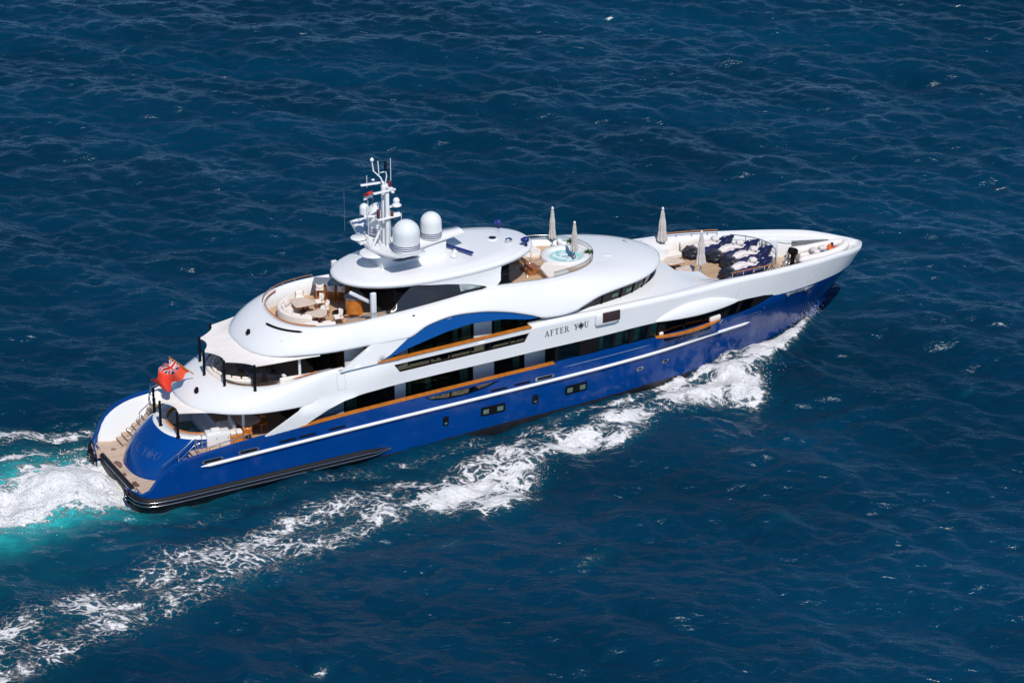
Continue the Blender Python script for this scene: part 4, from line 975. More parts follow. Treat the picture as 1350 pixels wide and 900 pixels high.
# side screens, door glass, supports
mb = MB()
hty = lambda x: 3.04 * max(.05, 1 - abs((x - 20.5) / 6.14) ** 2.25) ** (1 / 2.25)
sidey = lambda x, z: (x, -lerp(3.16, hty(x) * .975, smooth(8.0, 9.3, z)), z)
panel(mb, [(16.2, 8.06), (18.9, 8.14), (20.2, 8.22), (22.1, 8.34), (22.3, 8.5), (21.2, 8.82), (19.9, 9.07), (18.2, 9.30), (17.9, 9.30)], [], sidey, .04, .3); sc = part(mb, 'side_screen', [mat('smoked_screen', (.022, .024, .032), .18)])
mb = MB(); panel(mb, [(20.7, 8.50), (22.0, 8.52), (21.2, 8.78), (20.65, 8.90)], [], lambda x, z: (x, sidey(x, z)[1] - .02, z), .01, .3); part(mb, 'screen_window', [mat('pale_screen', (.36, .42, .42), .1)], sc)
mb = MB(); panel(mb, [(16.6, 9.36), (17.2, 9.31), (18.2, 9.29), (19.9, 9.06), (21.2, 8.81), (22.3, 8.48), (22.4, 8.2), (22.8, 8.2), (23.3, 8.6), (23.5, 9.36)], [], lambda x, z: (x, sidey(x, z)[1] - .015, z), .10, .3)
part(mb, 'hardtop_wing', [M_WHITE], htop)
mb = MB(); mb.rbox((15.55, -2.55, 8.22), (.32, .22, 2.1), .05); mb.rbox((15.55, 2.55, 8.22), (.32, .22, 2.1), .05); mb.rbox((15.0, -2.0, 8.9), (1.5, .18, .2), .05, ry=R(35)); part(mb, 'hardtop_post', [M_WHITE2], htop)
mb = MB(); mb.box((20.6, 0, 8.2), (7.2, 4.6, 2.05)); part(mb, 'sky_lounge', [M_DGLASS])
mb = MB()
for x in (17.0, 18.0): mb.box((x, -2.32, 8.2), (.08, .06, 2.0))
mb.box((16.98, 0, 8.2), (.05, .08, 2.0)); mb.box((24.22, -1.6, 8.1), (.06, .08, 1.9)); mb.box((24.22, -.2, 8.1), (.06, .08, 1.9)); part(mb, 'door_frame', [M_FRAME])

# ------------------------------------------------------------------ spa deck in front of the hardtop
pad = [TB(t) for t in frange(.45, 1, .02)]; ol = [(25.2, -2.75)] + [(p[0] - .16, -p[1] * .93) for p in pad if p[0] > 26.8]
ol = ol + [(x, -y) for x, y in ol[::-1] if abs(y) > 1e-4]
mb = MB(); mb.prism(ol, 7.15, 7.22); mb.prism([p for p in ol if p[0] > 26.9], 7.22, 7.58); part(mb, 'spa_deck', [M_TEAK])
mb = MB(); mb.prism([(26.9, -2.3), (28.2, -2.2), (28.35, -1.2), (27.95, -.3), (27.6, -.2), (27.0, -.8)], 7.58, 7.74, bev=.05); mb.prism([(26.9, 2.3), (28.2, 2.2), (28.3, 1.4), (27.9, .9), (27.0, 1.2)], 7.58, 7.78, bev=.05); part(mb, 'sun_pad', [M_CUSH])
mb = MB(); C = (29.15, .05, 0); mb.lathe([(1.42, 7.58), (1.42, 7.80), (1.36, 7.86), (1.08, 7.86), (1.0, 7.82), (.92, 7.55), (.6, 7.3), (0, 7.28)], C, 48); spa = part(mb, 'hot_tub', [M_WHITE])
mb = MB(); mb.lathe([(0, 7.70), (.5, 7.70), (.97, 7.70)], C, 48); part(mb, 'tub_water', [M_POOL], spa)
mb = MB()
for k in range(28):
    t = k / 28 * 2 * math.pi; r = .25 + .5 * random.random(); mb.lathe([(.12, 7.69), (.10, 7.72), (0, 7.735)], (C[0] + r * math.cos(t * 3), C[1] + r * math.sin(t * 3), 0), 8)
part(mb, 'tub_foam', [M_WHITE2], spa)
mb = MB()
for z0, w in ((7.22, 0), (7.40, .25)): mb.prism([(26.45 + w, -.5), (26.95 + w, -.55), (26.95 + w, .6), (26.45 + w, .55)], z0, z0 + .2)
part(mb, 'spa_steps', [M_VARN2])
mb = MB()
for y in (-.6, .65): mb.tube([(26.3, y, 7.22), (26.3, y, 8.0), (26.5, y, 8.1), (27.2, y, 8.2), (27.2, y, 7.6)], .025, 6)
part(mb, 'spa_handrail', [M_SILVER])
mb = MB(); P = [(p[0] - .05, -p[1] * .96, p[2]) for p in [TB(t) for t in frange(.52, 1, .016)]]; Q = [(x, -y, z) for x, y, z in P[::-1]]
P = P + Q[1:]; mb.grid([[(x, y, z - .02) for x, y, z in P], [(x, y, z + .30) for x, y, z in P]]); scr = part(mb, 'wind_screen', [M_CGLASS])
mb = MB(); mb.tube([(x, y, z + .31) for x, y, z in P], .022, 6); part(mb, 'screen_rail', [M_SILVER], scr)

# ------------------------------------------------------------------ mast with radomes
MX, MY = 17.85, 0.25
mb = MB()
def plate(pts, z0, z1): mb.prism(pts, z0, z1, bev=.03)
# raised saddle and wings
mb.prism([(16.9, -.9), (21.0, -.75), (21.5, .2), (21.0, 1.1), (16.9, 1.3)], 9.7, 10.5)
for sg, tip in ((-1, -2.45), (1, 3.5)):
    rows = []
    for v in frange(0, 1, .2):
        y = lerp(MY, tip, v); z = 10.62 + .42 * v * v; c = lerp(1.45, .95, v); x = lerp(18.0, 17.95, v); h = lerp(.28, .10, v)
        rows.append([(x - c, y, z), (x - c * .6, y, z + .04), (x + c * .6, y, z + .04), (x + c, y, z), (x + c * .5, y, z - h), (x - c * .5, y, z - h)])
    mb.grid(rows, True, flip=(sg < 0)); mb.add(rows[-1], [list(range(6))], 0, False)
rows = []
for v in frange(0, 1, .25):
    x = lerp(19.0, 22.4, v); w = lerp(1.1, .45, v); z = 10.58 + .12 * v; rows.append([(x, MY - w - .2, z), (x, MY, z + .06), (x, MY + w, z), (x, MY + w * .5, z - .25), (x, MY - w * .5, z - .25)])
mb.grid(rows, True); mb.add(rows[-1], [list(range(5))], 0, False)
# forward and aft round shelves
mb.lathe([(0, 10.62), (.75, 10.60), (.85, 10.55), (.5, 10.42), (0, 10.40)], (16.75, -.2, 0), 28); mb.lathe([(0, 10.85), (.45, 10.84), (.5, 10.8), (.3, 10.7)], (16.7, 1.6, 0), 20)
mb.prism([(16.5, 1.0), (16.9, 1.0), (16.9, 2.0), (16.5, 2.0)], 10.6, 10.72)
mb.rbox((17.75, .42, 12.35), (.30, .24, 3.7), .06); mb.rbox((17.75, .05, 12.2), (.22, .2, 3.4), .05); mb.rbox((17.2, .3, 11.2), (.14, .1, 1.6), .03, ry=R(28))
mast = part(mb, 'mast', [M_WHITE])
mb = MB(); 
rows = [[(x, -1.2, 10.52), (x, -1.75, 10.66), (x, -2.2, 10.82)] for x in (17.35, 18.7)]; mb.grid([[(p[0], p[1], p[2] - .16) for p in r] for r in rows]); mb.grid([[(p[0], p[1] - .0, p[2] - .165) for p in r] for r in rows], flip=True)
part(mb, 'wing_underside', [M_HORN], mast)
def radome(x, y, z, r, h, name='radome', stripes=True):
    cyl = h - r; pr = [(0, z), (r * .97, z), (r, z + .04)] + [(r, z + cyl * k / 4) for k in (1, 2, 3, 4)] + [(r * math.cos(a), z + cyl + r * math.sin(a)) for a in frange(.12, math.pi / 2, .12)]
    pr[-1] = (0.001, z + h); mb = MB(); mb.lathe(pr, (x, y, 0), 40); d = part(mb, name, [mat('radome_shell', (.74, .76, .76), .25, coat=.5) if 'radome_shell' not in MATS else MATS['radome_shell']], mast)
    if stripes:
        mb = MB()
        for k in range(3): mb.lathe([(r + .006, z + .10 + .11 * k), (r + .006, z + .15 + .11 * k)], (x, y, 0), 40)
        part(mb, 'radome_stripe', [M_NAVYC], mast)
radome(18.25, -1.30, 10.92, .76, 1.72); radome(20.45, .02, 10.70, .61, 1.50); radome(18.0, 1.70, 10.92, .70, 1.70); radome(16.95, 1.35, 12.3, .27, .62, stripes=False)
mb = MB(); mb.rbox((17.2, .9, 12.24), (.9, .16, .12), .04, rz=R(-25)); mb.rbox((17.25, .85, 14.22), (1.4, .2, .10), .04, rz=R(-6)); mb.rbox((17.55, -.05, 14.02), (1.4, .2, .10), .04, rz=R(3)); mb.rbox((17.95, .35, 14.1), (.3, 1.0, .12), .04)
mb.rbox((17.8, -.1, 12.42), (1.5, .2, .1), .04, rz=R(4)); mb.rbox((18.25, .1, 12.5), (.6, .3, .1), .04)
part(mb, 'spreader', [M_WHITE], mast)
mb = MB(); mb.lathe([(0, 12.95), (.28, 12.96), (.3, 13.02), (.2, 13.08), (.16, 13.2), (.2, 13.3), (.12, 13.42), (0, 13.46)], (18.35, .1, 0), 20); mb.rbox((18.1, .2, 12.93), (.5, .2, .08), .03); part(mb, 'radar', [M_WHITE], mast)
mb = MB(); mb.rbox((21.7, -.55, 9.98), (.18, 2.5, .14), .05, rz=R(24)); rb_ = part(mb, 'radar_scanner', [M_HORN], mast)
mb = MB(); mb.lathe([(0, 9.76), (.16, 9.76), (.16, 9.88), (.08, 9.92), (.08, 10.0)], (21.55, -.75, 0), 16); mb.lathe([(0.001, 9.76), (.2, 9.78), (.2, 9.95), (.001, 10.05)], (21.2, -1.3, 0), 16); part(mb, 'scanner_foot', [M_WHITE], mast)
for (x, y, z0, z1, r) in ((18.15, .35, 14.0, 15.75, .022), (17.1, 1.25, 13.9, 14.6, .02), (17.35, .1, 10.6, 12.9, .018), (17.4, .45, 10.6, 13.1, .02), (17.9, .0, 10.6, 12.8, .018), (16.9, .75, 10.7, 13.3, .016), (18.5, -.2, 10.7, 12.6, .018), (16.3, 2.6, 10.9, 13.4, .008)):
    mb = MB(); mb.tube([(x, y, z0), (x, y, z1)], r, 6); part(mb, 'whip_antenna', [M_GREYM if r < .012 else M_WHITE], mast)
mb = MB(); mb.tube([(17.8, .45, 14.1), (17.65, .6, 14.6), (17.35, .9, 14.95), (17.3, .95, 15.5)], .04, 8); mb.tube([(17.6, .7, 14.75), (17.55, .72, 15.55)], .03, 8); mb.tube([(17.8, .4, 14.1), (17.95, .45, 14.7), (17.9, .5, 15.1)], .035, 8); mb.tube([(17.65, .6, 14.9), (17.9, .5, 14.95)], .03, 6)
mb.lathe([(0, 15.5), (.10, 15.52), (.12, 15.62), (.05, 15.72), (.001, 15.74)], (17.3, .95, 0), 12); part(mb, 'mast_fork', [M_WHITE], mast)
mb = MB(); mb.tube([(17.9, .5, 15.0), (17.9, .5, 15.55)], .07, 10); part(mb, 'mast_head_lamp', [M_FRAME], mast)
for (x, y, z) in ((18.0, .15, 13.95), (18.0, -.05, 12.2), (17.3, .28, 12.3)):
    mb = MB(); mb.lathe([(0, z), (.09, z), (.09, z + .55), (0, z + .6)], (x, y, 0), 10); part(mb, 'signal_lamp', [M_DRED], mast)
for (x, y, z) in ((17.6, 1.5, 14.1), (17.5, .9, 14.1), (18.0, -.2, 13.9), (17.9, .45, 14.1)):
    mb = MB(); mb.lathe([(.001, z), (.10, z + .02), (.10, z + .08), (.001, z + .13)], (x, y, 0), 10); part(mb, 'gps_dome', [M_WHITE], mast)

# ------------------------------------------------------------------ rails and details fixed to the yacht
def railing(name, path, h, posts, m_top=None, mids=(0.5,), r=.022, par=None):
    mb = MB(); mb.tube([(p[0], p[1], p[2] + h) for p in path], r * 1.3, 6)
    o = part(mb, name, [m_top or M_SILVER], par)
    mb = MB()
    for f in mids: mb.tube([(p[0], p[1], p[2] + h * f) for p in path], r * .6, 5)
    for i in posts: p = path[i]; mb.tube([p, (p[0], p[1], p[2] + h)], r, 6)
    part(mb, 'stanchion', [M_SILVER], o); return o
P = [(40.2, -2.95, 4.70), (41.1, -2.75, 4.70), (41.9, -2.35, 4.7), (42.6, -1.7, 4.7), (43.1, -.9, 4.7), (43.28, 0, 4.7), (43.1, .9, 4.7), (42.6, 1.7, 4.7), (41.9, 2.35, 4.7)]
railing('foredeck_rail', P, .95, range(9), None, (.33, .66))
bx = lambda x, sg: (hull_pt(x, 5.5)[0], sg * (abs(hull_pt(x, 5.5)[1]) - .55), ZT(x) - .06)
railing('foredeck_rail', [bx(x, -1) for x in (38.2, 39, 39.8, 40.6, 41.4)], .26, range(5), M_VARN, ())
railing('foredeck_rail', [bx(x, 1) for x in (37.4, 38.4, 39.4, 40.4, 41.0)], .30, range(5), M_VARN, ())
sr = [se(14.5, 4.12, 3.3, 2.4, k, 30) for k in range(31)]; sp = [(x, -y, 8.1) for x, y in sr[::-1]]
railing('sun_deck_rail', sp[:24], .22, range(0, 24, 4), M_VARN2, ())
mb = MB(); P = [(x + .12, y * .97, 8.12) for x, y in sr[:19]]; mb.tube([(x, -y, z) for x, y, z in P[::-1]] + P[1:], .035, 6); part(mb, 'coaming_trim', [M_VARN])
P = [(13.6, -3.22, 8.1), (14.4, -3.2, 8.1), (15.3, -3.2, 8.1), (16.0, -3.2, 8.1)]
railing('sun_deck_rail', P, .25, range(4), None, (.5,))
ur = [se(13.0, 6.3, 3.78, 2.2, k, 30) for k in range(31)]
mb = MB(); P = [(x + .1, y * .97, 5.27 + .60 * smooth(7.6, 12.5, x)) for x, y in ur[:27]]; mb.tube([(x, -y, z) for x, y, z in P[::-1]] + P[1:], .04, 6); part(mb, 'coaming_trim', [M_VARN])
mb = MB(); P = [(x + .05, y * .985, 5.29 + .60 * smooth(7.6, 12.5, x)) for x, y in ur[:20]]; P = [(x, -y, z) for x, y, z in P[::-1]] + P[1:]; mb.grid([P, [(x, y, z + .18) for x, y, z in P]]); part(mb, 'wind_screen', [M_CGLASS])
railing('upper_deck_rail', [(9.6, -3.2, 5.0), (10.6, -3.35, 5.05), (11.6, -3.5, 5.1), (12.4, -3.6, 5.15)], .65, range(4), None, (.55,))
for sg in (-1, 1):
    railing('quarter_rail', [(4.45, sg * 3.0, 2.25), (4.4, sg * 3.5, 2.25), (4.7, sg * 4.05, 2.5)], .85, range(3), None, (.35, .68))
    railing('side_rail', [(4.8, sg * 4.2, 2.72), (5.4, sg * 4.22, 2.80), (6.2, sg * 4.22, 2.86), (7.1, sg * 4.22, 2.94)], .34, range(4), None, ())
    railing('stair_rail', [(3.5, sg * 2.86, 1.5), (4.5, sg * 2.86, 2.25), (4.9, sg * 2.86, 2.3)], .85, range(3), None, (.5,))
# name on the bulwark, side lamp housing, gate lines, small lamps
def nm(u, w, o): return (26.74 + u, a_pt(26.7, 5.4, 0)[1] - .006 - o, 5.26 + w + .012 * u)
letters('name_lettering', 'AFTER YOU', .355, nm, M_NAVYL, bul)
mb = MB(); mb.rbox((29.3, -4.52, 5.60), (1.5, .34, .80), .3); nb = part(mb, 'navigation_light_housing', [M_WHITE])
mb = MB(); mb.rbox((29.55, -4.685, 5.70), (1.15, .06, .62), .03); part(mb, 'light_screen', [mat('brown_lens', (.05, .03, .03), .3)], nb)
def gate(x0, x1, z0, z1, f=a_pt):
    mb = MB(); o = rr(x0, x1, z0, z1, .1); i = rr(x0 + .02, x1 - .02, z0 + .02, z1 - .02, .09)
    panel(mb, o, [i], lambda x, z: f(x, z, .003), .004, .3, mirror=False); part(mb, 'hatch_seam', [mat('seam_shade_grey', (.42, .44, .46), .6) if 'seam_shade_grey' not in MATS else MATS['seam_shade_grey']], bul)
gate(44.45, 45.15, 4.0, 4.72); gate(12.45, 12.95, 4.75, 5.65)
mb = MB(); panel(mb, [(38.42, 4.45), (38.44, 4.45), (38.44, 5.6), (38.42, 5.6)], [], lambda x, z: a_pt(x, z, .003), .004, .5, mirror=False); part(mb, 'seam_shade_line', [MATS['seam_shade_grey']], bul)
for (x, y, z) in ((5.55, -1.05, 4.95), (8.95, -.55, 7.5)):
    mb = MB(); mb.rbox((x - .08, y, z), (.18, .16, .42), .05); mb.rbox((x - .12, y, z + .02), (.22, .22, .12), .04); part(mb, 'stern_lamp', [M_FRAME])
for (x, z) in ((11.9, 7.72), (13.4, 7.8), (16.3, 7.75)):
    pass
mb = MB(); mb.rbox((31.2, -1.1, 7.78), (.55, .32, .10), .03, rz=R(-20)); part(mb, 'roof_light', [M_WHITE2], sup)
mb = MB()
for dy in (0, .25): mb.rbox((33.4, .55 + dy, 7.52), (.35, .07, .06), .02)
part(mb, 'wiper', [M_FRAME], sup)
# bar, counter and round console on the sun deck
mb = MB(); mb.rbox((15.3, 2.2, 7.65), (2.0, .8, 1.0), .05, rz=R(-32)); mb2_ = part(mb, 'bar', [M_VARN2]); mb = MB(); mb.rbox((15.25, 2.18, 8.19), (2.2, .95, .06), .02, rz=R(-32)); part(mb, 'bar_top', [M_GREYM], mb2_)
mb = MB(); mb.lathe([(.5, 7.15), (.50, 7.2), (.50, 8.1), (.5, 8.15)], (15.45, -.25, 0), 32); cn = part(mb, 'bar_console', [M_VARN]); mb = MB(); mb.prism([(15.45 + .54 * math.cos(k * .196), -.25 + .54 * math.sin(k * .196)) for k in range(32)], 8.15, 8.20); part(mb, 'console_top', [M_GREYM], cn)
mb = MB(); mb.lathe([(0, 7.19), (.40, 7.19), (.42, 7.15)], (14.7, .15, 0), 28); part(mb, 'deck_light_well', [M_DGLASS])
# lounge core aft ends with sliding doors
mb = MB(); mb.box((12.6, 0, 5.8), (.05, 5.8, 2.3)); mb.box((10.55, 0, 3.33), (.05, 6.0, 2.1)); dr = part(mb, 'sliding_door', [M_GLASS])
mb = MB()
for y in (-2.9, -1.0, 1.0, 2.9): mb.box((12.56, y, 5.8), (.08, .1, 2.3)); mb.box((10.5, y, 3.33), (.08, .1, 2.1))
part(mb, 'door_frame', [M_FRAME], dr)
mb = MB(); mb.tube([(7.5, -2.6, 2.25), (7.5, -2.6, 4.4)], .09, 12); mb.tube([(7.5, 2.6, 2.25), (7.5, 2.6, 4.4)], .09, 12); mb.tube([(10.7, -3.2, 4.6), (10.7, -3.2, 7.0)], .08, 12); mb.tube([(10.7, 3.2, 4.6), (10.7, 3.2, 7.0)], .08, 12); part(mb, 'deck_pillar', [M_WHITE])
# bow inner bulwark fittings on the far side
mb = MB(); xs = frange(45.6, 48.0, .2); inn = lambda x, z, d: (hull_pt(x, ZT(x))[0], abs(hull_pt(x, ZT(x))[1]) - capw(x) - d - .02 * (z - 3.6), z)
mb.grid([[inn(x, 4.25 + .18 * (x - 45.6) / 2.4, .03) for x in xs], [inn(x, 4.62 - .02 * (x - 45.6), .03) for x in xs]]); part(mb, 'bulwark_slot', [M_GREYM])
mb = MB(); mb.rbox((44.35, 2.10, 4.2), (.12, .6, 1.15), .05, rz=R(-25)); part(mb, 'locker_door', [M_GREYM])
mb = MB(); mb.tube([(44.6, 2.1, 4.85), (45.6, 1.75, 4.7), (46.3, 1.5, 4.7)], .02, 6); part(mb, 'jib_crane', [M_WHITE2])
for (x, y) in ((45.9, 1.15), (46.2, .95), (44.3, -1.75), (45.6, 1.5)):
    mb = MB(); mb.lathe([(0, 3.62), (.16, 3.62), (.16, 3.7), (.09, 3.74), (.09, 3.95), (.15, 4.0), (.15, 4.04), (0, 4.06)], (x, y, 0), 16); part(mb, 'mooring_bitt', [M_SILVER])
# crease shading as a drawn grey line, small vents on the white upper works
def sweep_line(v0, t0, t1, name, r=.010):
    P = []
    for k in range(61):
        t = lerp(t0, t1, k / 60); a = EB(t); b_ = TB(t); c = lerp(.45, .62, smooth(.5, .8, t))
        q = c * (1 - math.cos(v0 * math.pi / 2)) + (1 - c) * v0; h = c * math.sin(v0 * math.pi / 2) + (1 - c) * v0
        P.append((lerp(a[0], b_[0], q), -lerp(a[1], b_[1], q) - .002, lerp(a[2] + .1, b_[2], h) + .002))
    mb = MB(); mb.tube(P, r, 5); part(mb, name, [MATS['seam_shade_grey']], sup)
sweep_line(.93, .02, .62, 'seam_shade_line', .008)  # grey tube stands for soft shading along the coaming crease, not a joint
for (x, y, z) in ((11.55, -3.42, 7.62), (13.95, -3.66, 7.72), (10.0, -2.55, 7.55), (17.5, -3.62, 7.9)):
    mb = MB(); mb.rbox((x, y, z), (.16, .10, .08), .03); part(mb, 'vent', [M_FRAME], sup)

# ------------------------------------------------------------------ loose things on the decks
def bld(mb, name, mats, par, loc):
    o = mb.build(name, mats); o.parent = par; return o

from mathutils import noise as mnoise
# ---- awnings stretched aft of each overhang
def awning(label, posts, seam, out_end, zs, foot_z, name='stern_awning', sag=.30):
    """posts: starboard half from centre outwards [(x,y)], seam(k)->(x,y), ends on the seam at parameter out_end"""
    t = thing(name, (posts[0][0], 0, foot_z), label, 'awning'); O = Vector((posts[0][0], 0, foot_z))
    ctrl = posts + [seam(out_end)]; n = 10; rows = []
    for i in range(len(ctrl) - 1):
        for j in range(n + (1 if i == len(ctrl) - 2 else 0)):
            f = j / n; ox, oy = lerp(ctrl[i][0], ctrl[i + 1][0], f), lerp(ctrl[i][1], ctrl[i + 1][1], f)
            u = (i + f) / (len(ctrl) - 1); s_ = seam(out_end * u); sc = 4 * f * (1 - f) * sag * (1 if i < len(ctrl) - 2 else .6)
            k = sc / max(.3, math.hypot(s_[0] - ox, s_[1] - oy)); ox = lerp(ox, s_[0], min(.8, k)); oy = lerp(oy, s_[1], min(.8, k))
            r = []
            for m in range(9):
                v = m / 8; z = lerp(lerp(zs[0], zs[1], smooth(0, 1, max(0, i + f - len(ctrl) + 2))), zs[1], v) - .10 * math.sin(math.pi * v) * (1 - u * .6) * (1 - smooth(.7, 1, u)) + .09 * smooth(.75, 1, u) * v; r.append((lerp(ox, s_[0] + .06, v) - O.x, lerp(oy, s_[1] * .985, v), z - O.z))
            rows.append(r)
    rows = [[(p[0], -p[1], p[2]) for p in r] for r in rows[::-1]][:-1] + rows
    mb = MB(); mb.grid(rows); mb.grid([[(p[0], p[1], p[2] - .025) for p in r] for r in rows], flip=True)
    edge = [r[0] for r in rows]; mb.grid([edge, [(p[0], p[1], p[2] - .025) for p in edge]], flip=False); bld(mb, 'canopy', [M_CANV], t, O)
    for i, (x, y) in enumerate(posts):
        for sg in ((1,) if i == 0 else (-1, 1)):
            mb = MB(); fz = foot_z if not callable(foot_z) else foot_z; mb.tube([(x - O.x, sg * y, -.02), (x - O.x, sg * y, zs[0] - O.z + .08)], .075, 10); mb.lathe([(0, .03), (.12, .02), (.12, -.03)], (x - O.x, sg * y, 0), 12); bld(mb, 'pole', [M_FRAME], t, O)
    return t
awning('cream canvas awning on three black poles over the stern plunge pool', [(3.66, 0), (3.98, -1.74)], lambda u: (lambda p: (p[0] + .1, p[1]))(se(11.0, 6.28, 4.3, 2.3, u * 30, 30)), .46, (4.20, 4.26), 2.78, sag=.34)
awning('wide cream scalloped awning on black poles shading the upper aft deck', [(6.38, 0), (6.85, -1.73), (8.09, -3.05)], lambda u: (lambda p: (p[0] + .1, p[1]))(se(14.5, 6.17, 4.1, 2.5, u * 30, 30)), .74, (6.66, 6.84), 5.22, sag=.34)

# ---- red ensign on its staff
t = thing('stern_flag', (5.73, 0, 5.45), 'red ensign with union flag corner on a varnished staff at the stern', 'flag')
mb = MB(); mb.tube([(0, 0, 0), (-1.34, 0, 1.31)], .035, 8); mb.lathe([(.001, 1.29), (.06, 1.32), (.001, 1.38)], (-1.36, 0, 0), 10); bld(mb, 'staff', [M_VARN], t, None)
def jack(u, v):
    """u,v in 0..1 over the canton; returns 0 red, 2 navy, 3 white"""
    x, y = (u - .5) * 2, (v - .5)
    if abs(y) < .10 or abs(x) < .10: return 0
    if abs(y) < .17 or abs(x) < .17: return 3
    d1 = abs(y - x * .5) / 1.118; d2 = abs(y + x * .5) / 1.118
    d = min(d1, d2)
    if d < .045: return 0
    if d < .11: return 3
    return 2
nu, nv = 64, 40; mb = MB(); P0 = Vector((-1.30, 0, 1.27)); P1 = Vector((-.20, 0, .21)); grid = []
for i in range(nu + 1):
    u = i / nu; r = []
    for j in range(nv + 1):
        v = j / nv; b0 = P1.lerp(P0, v); d = Vector((-1.42, 0, -1.0)).lerp(Vector((-1.28, 0, -.62)), 1 - v)
        p = b0 + d * u * .90 + Vector((.10 * u * math.sin(u * 5 + v * 3), .27 * u ** .7 * math.sin(u * 10.5 + v * 3.4) + .10 * math.sin(v * 8 + u * 3) * u, -.30 * u * u + .08 * math.sin(u * 9 + v * 5) * u))
        r.append(p)
    grid.append(r)
o = 0; mb.v = [p for r in grid for p in r]
for i in range(nu):
    for j in range(nv):
        a = i * (nv + 1) + j; mb.f.append([a, a + 1, a + nv + 2, a + nv + 1]); mb.sm.append(True); u, v = (i + .5) / nu, (j + .5) / nv
        mb.mi.append(jack(u / .56, (v - .45) / .55) if (u < .56 and v > .45) else (1 if u < .62 else 0))  # hoist side of the red field takes the painted-in translucent glow
bld(mb, 'flag_cloth', [M_RED, M_RED_LIT, M_NAVYC, M_WCLOTH], t, None)
t = thing('courtesy_flag', (17.60, 1.6, 12.2), 'small red over white courtesy flag flying from the mast halyard', 'flag')
mb = MB(); rows = [[(-.56 * u, .05 * math.sin(u * 6), 1.22 - .40 * v - .05 * u * u + .02) for v in (0, .5, 1)] for u in frange(0, 1, .125)]
mb.grid(rows); mb.mi = [0 if i % 2 == 0 else 1 for i in range(len(mb.f))]; bld(mb, 'flag_cloth', [M_RED, M_WCLOTH], t, None)
mb = MB(); mb.tube([(.01, 0, -.4), (.01, 0, 1.3)], .012, 5); bld(mb, 'halyard', [M_SILVER], t, None)

# ---- closed parasols
def parasol(loc, h, label, r0=.19, grp='closed parasols on the decks', lean=0.0):
    t = thing('closed_parasol', loc, label, 'parasol', group=grp)
    mb = MB(); mb.tube([(0, 0, 0), (0, 0, h)], .035, 8); bld(mb, 'pole', [M_GREYM], t, None)
    mb = MB(); rows = []; n = 48
    for f in frange(0, 1, .05):
        z = lerp(h * .20, h * .985, f); r = lerp(r0, .06, f ** 1.5) * (1 - .20 * math.exp(-((f - .34) / .06) ** 2)) * (1 + .05 * math.sin(f * 23))
        rows.append([(r * (1 + .24 * math.cos(8 * a + 1.2 * math.sin(f * 4))) * math.cos(a) * 1.0, r * (1 + .24 * math.cos(8 * a + 1.2 * math.sin(f * 4))) * math.sin(a), z + .06 * math.cos(8 * a) * (f < .03)) for a in [2 * math.pi * k / n for k in range(n)]])
    rows.append([(0, 0, h) for _ in range(n)]); mb.grid(rows, True); bld(mb, 'folded_canopy', [M_UMB], t, None)
    mb = MB(); mb.lathe([(0, h - .05), (.07, h - .03), (.08, h + .06), (.04, h + .14), (.001, h + .16)], (0, 0, 0), 12); bld(mb, 'finial', [M_WCLOTH], t, None)
    mb = MB(); mb.lathe([(.0, .02), (.13, .02), (.13, .05), (.05, .09), (.05, .3)], (0, 0, -.02), 14); bld(mb, 'foot', [M_GREYM], t, None); return t
parasol((29.38, 2.05, 7.58), 2.30, 'closed grey white parasol on the far side of the round hot tub')
parasol((29.42, -.52, 7.80), 2.12, 'closed grey white parasol on the near side of the round hot tub')
parasol((37.50, 3.05, 5.36), 2.55, 'tall closed parasol behind the far end of the foredeck lounge', .27)
parasol((37.70, -1.10, 5.40), 2.50, 'tall closed parasol at the near front corner of the white coachroof', .26)

# ---- sun deck furniture
def arc_sofa(loc, R0, R1, a0, a1, label, rz=0, grp=None, seat=.42, back=.82, name='curved_sofa'):
    t = thing(name, loc, label, 'sofa', rz, grp); A = frange(a0, a1, .08)
    mb = MB(); rows = []
    for a in A:
        c, s_ = math.cos(a), math.sin(a); rows.append([(R0 * c, R0 * s_, .06), (R0 * c, R0 * s_, seat - .05), ((R0 + .05) * c, (R0 + .05) * s_, seat), ((R1 - .05) * c, (R1 - .05) * s_, seat), (R1 * c, R1 * s_, seat - .08), (R1 * c, R1 * s_, .06)])
    mb.grid(rows); mb.add(rows[0], [[5, 4, 3, 2, 1, 0]], 0, False); mb.add(rows[-1], [[0, 1, 2, 3, 4, 5]], 0, False); bld(mb, 'seat', [M_CUSH], t, None)
    mb = MB(); rows = []
    for a in A:
        c, s_ = math.cos(a), math.sin(a); q0, q1 = R1 - .20, R1 + .06; rows.append([(q0 * c, q0 * s_, seat + .01), ((q0 + .06) * c, (q0 + .06) * s_, back - .05), ((q0 + .12) * c, (q0 + .12) * s_, back), (q1 * c, q1 * s_, back - .02), ((q1 + .04) * c, (q1 + .04) * s_, back - .1), (q1 * c, q1 * s_, .1)])
    mb.grid(rows); mb.add(rows[0], [[5, 4, 3, 2, 1, 0]], 0, False); mb.add(rows[-1], [[0, 1, 2, 3, 4, 5]], 0, False); bld(mb, 'backrest', [M_CUSH], t, None)
    n = max(2, int((a1 - a0) * R1 / .6))
    for i in range(n):
        a = a0 + (i + .5) * (a1 - a0) / n; mb = MB(); mb.rbox(((R1 - .30) * math.cos(a), (R1 - .30) * math.sin(a), seat + .22), (.16, .5, .36), .07, rz=a, ry=.3); bld(mb, 'cushion', [M_CUSH], t, None)
    mb = MB(); rows = [[(R1 * math.cos(a) * k, R1 * math.sin(a) * k, z) for k, z in ((.99, .0), (1.045, .0), (1.045, .10), (.99, .10))] for a in A]; mb.grid(rows); bld(mb, 'plinth', [M_VARN2], t, None)
    return t
ZS = 7.15
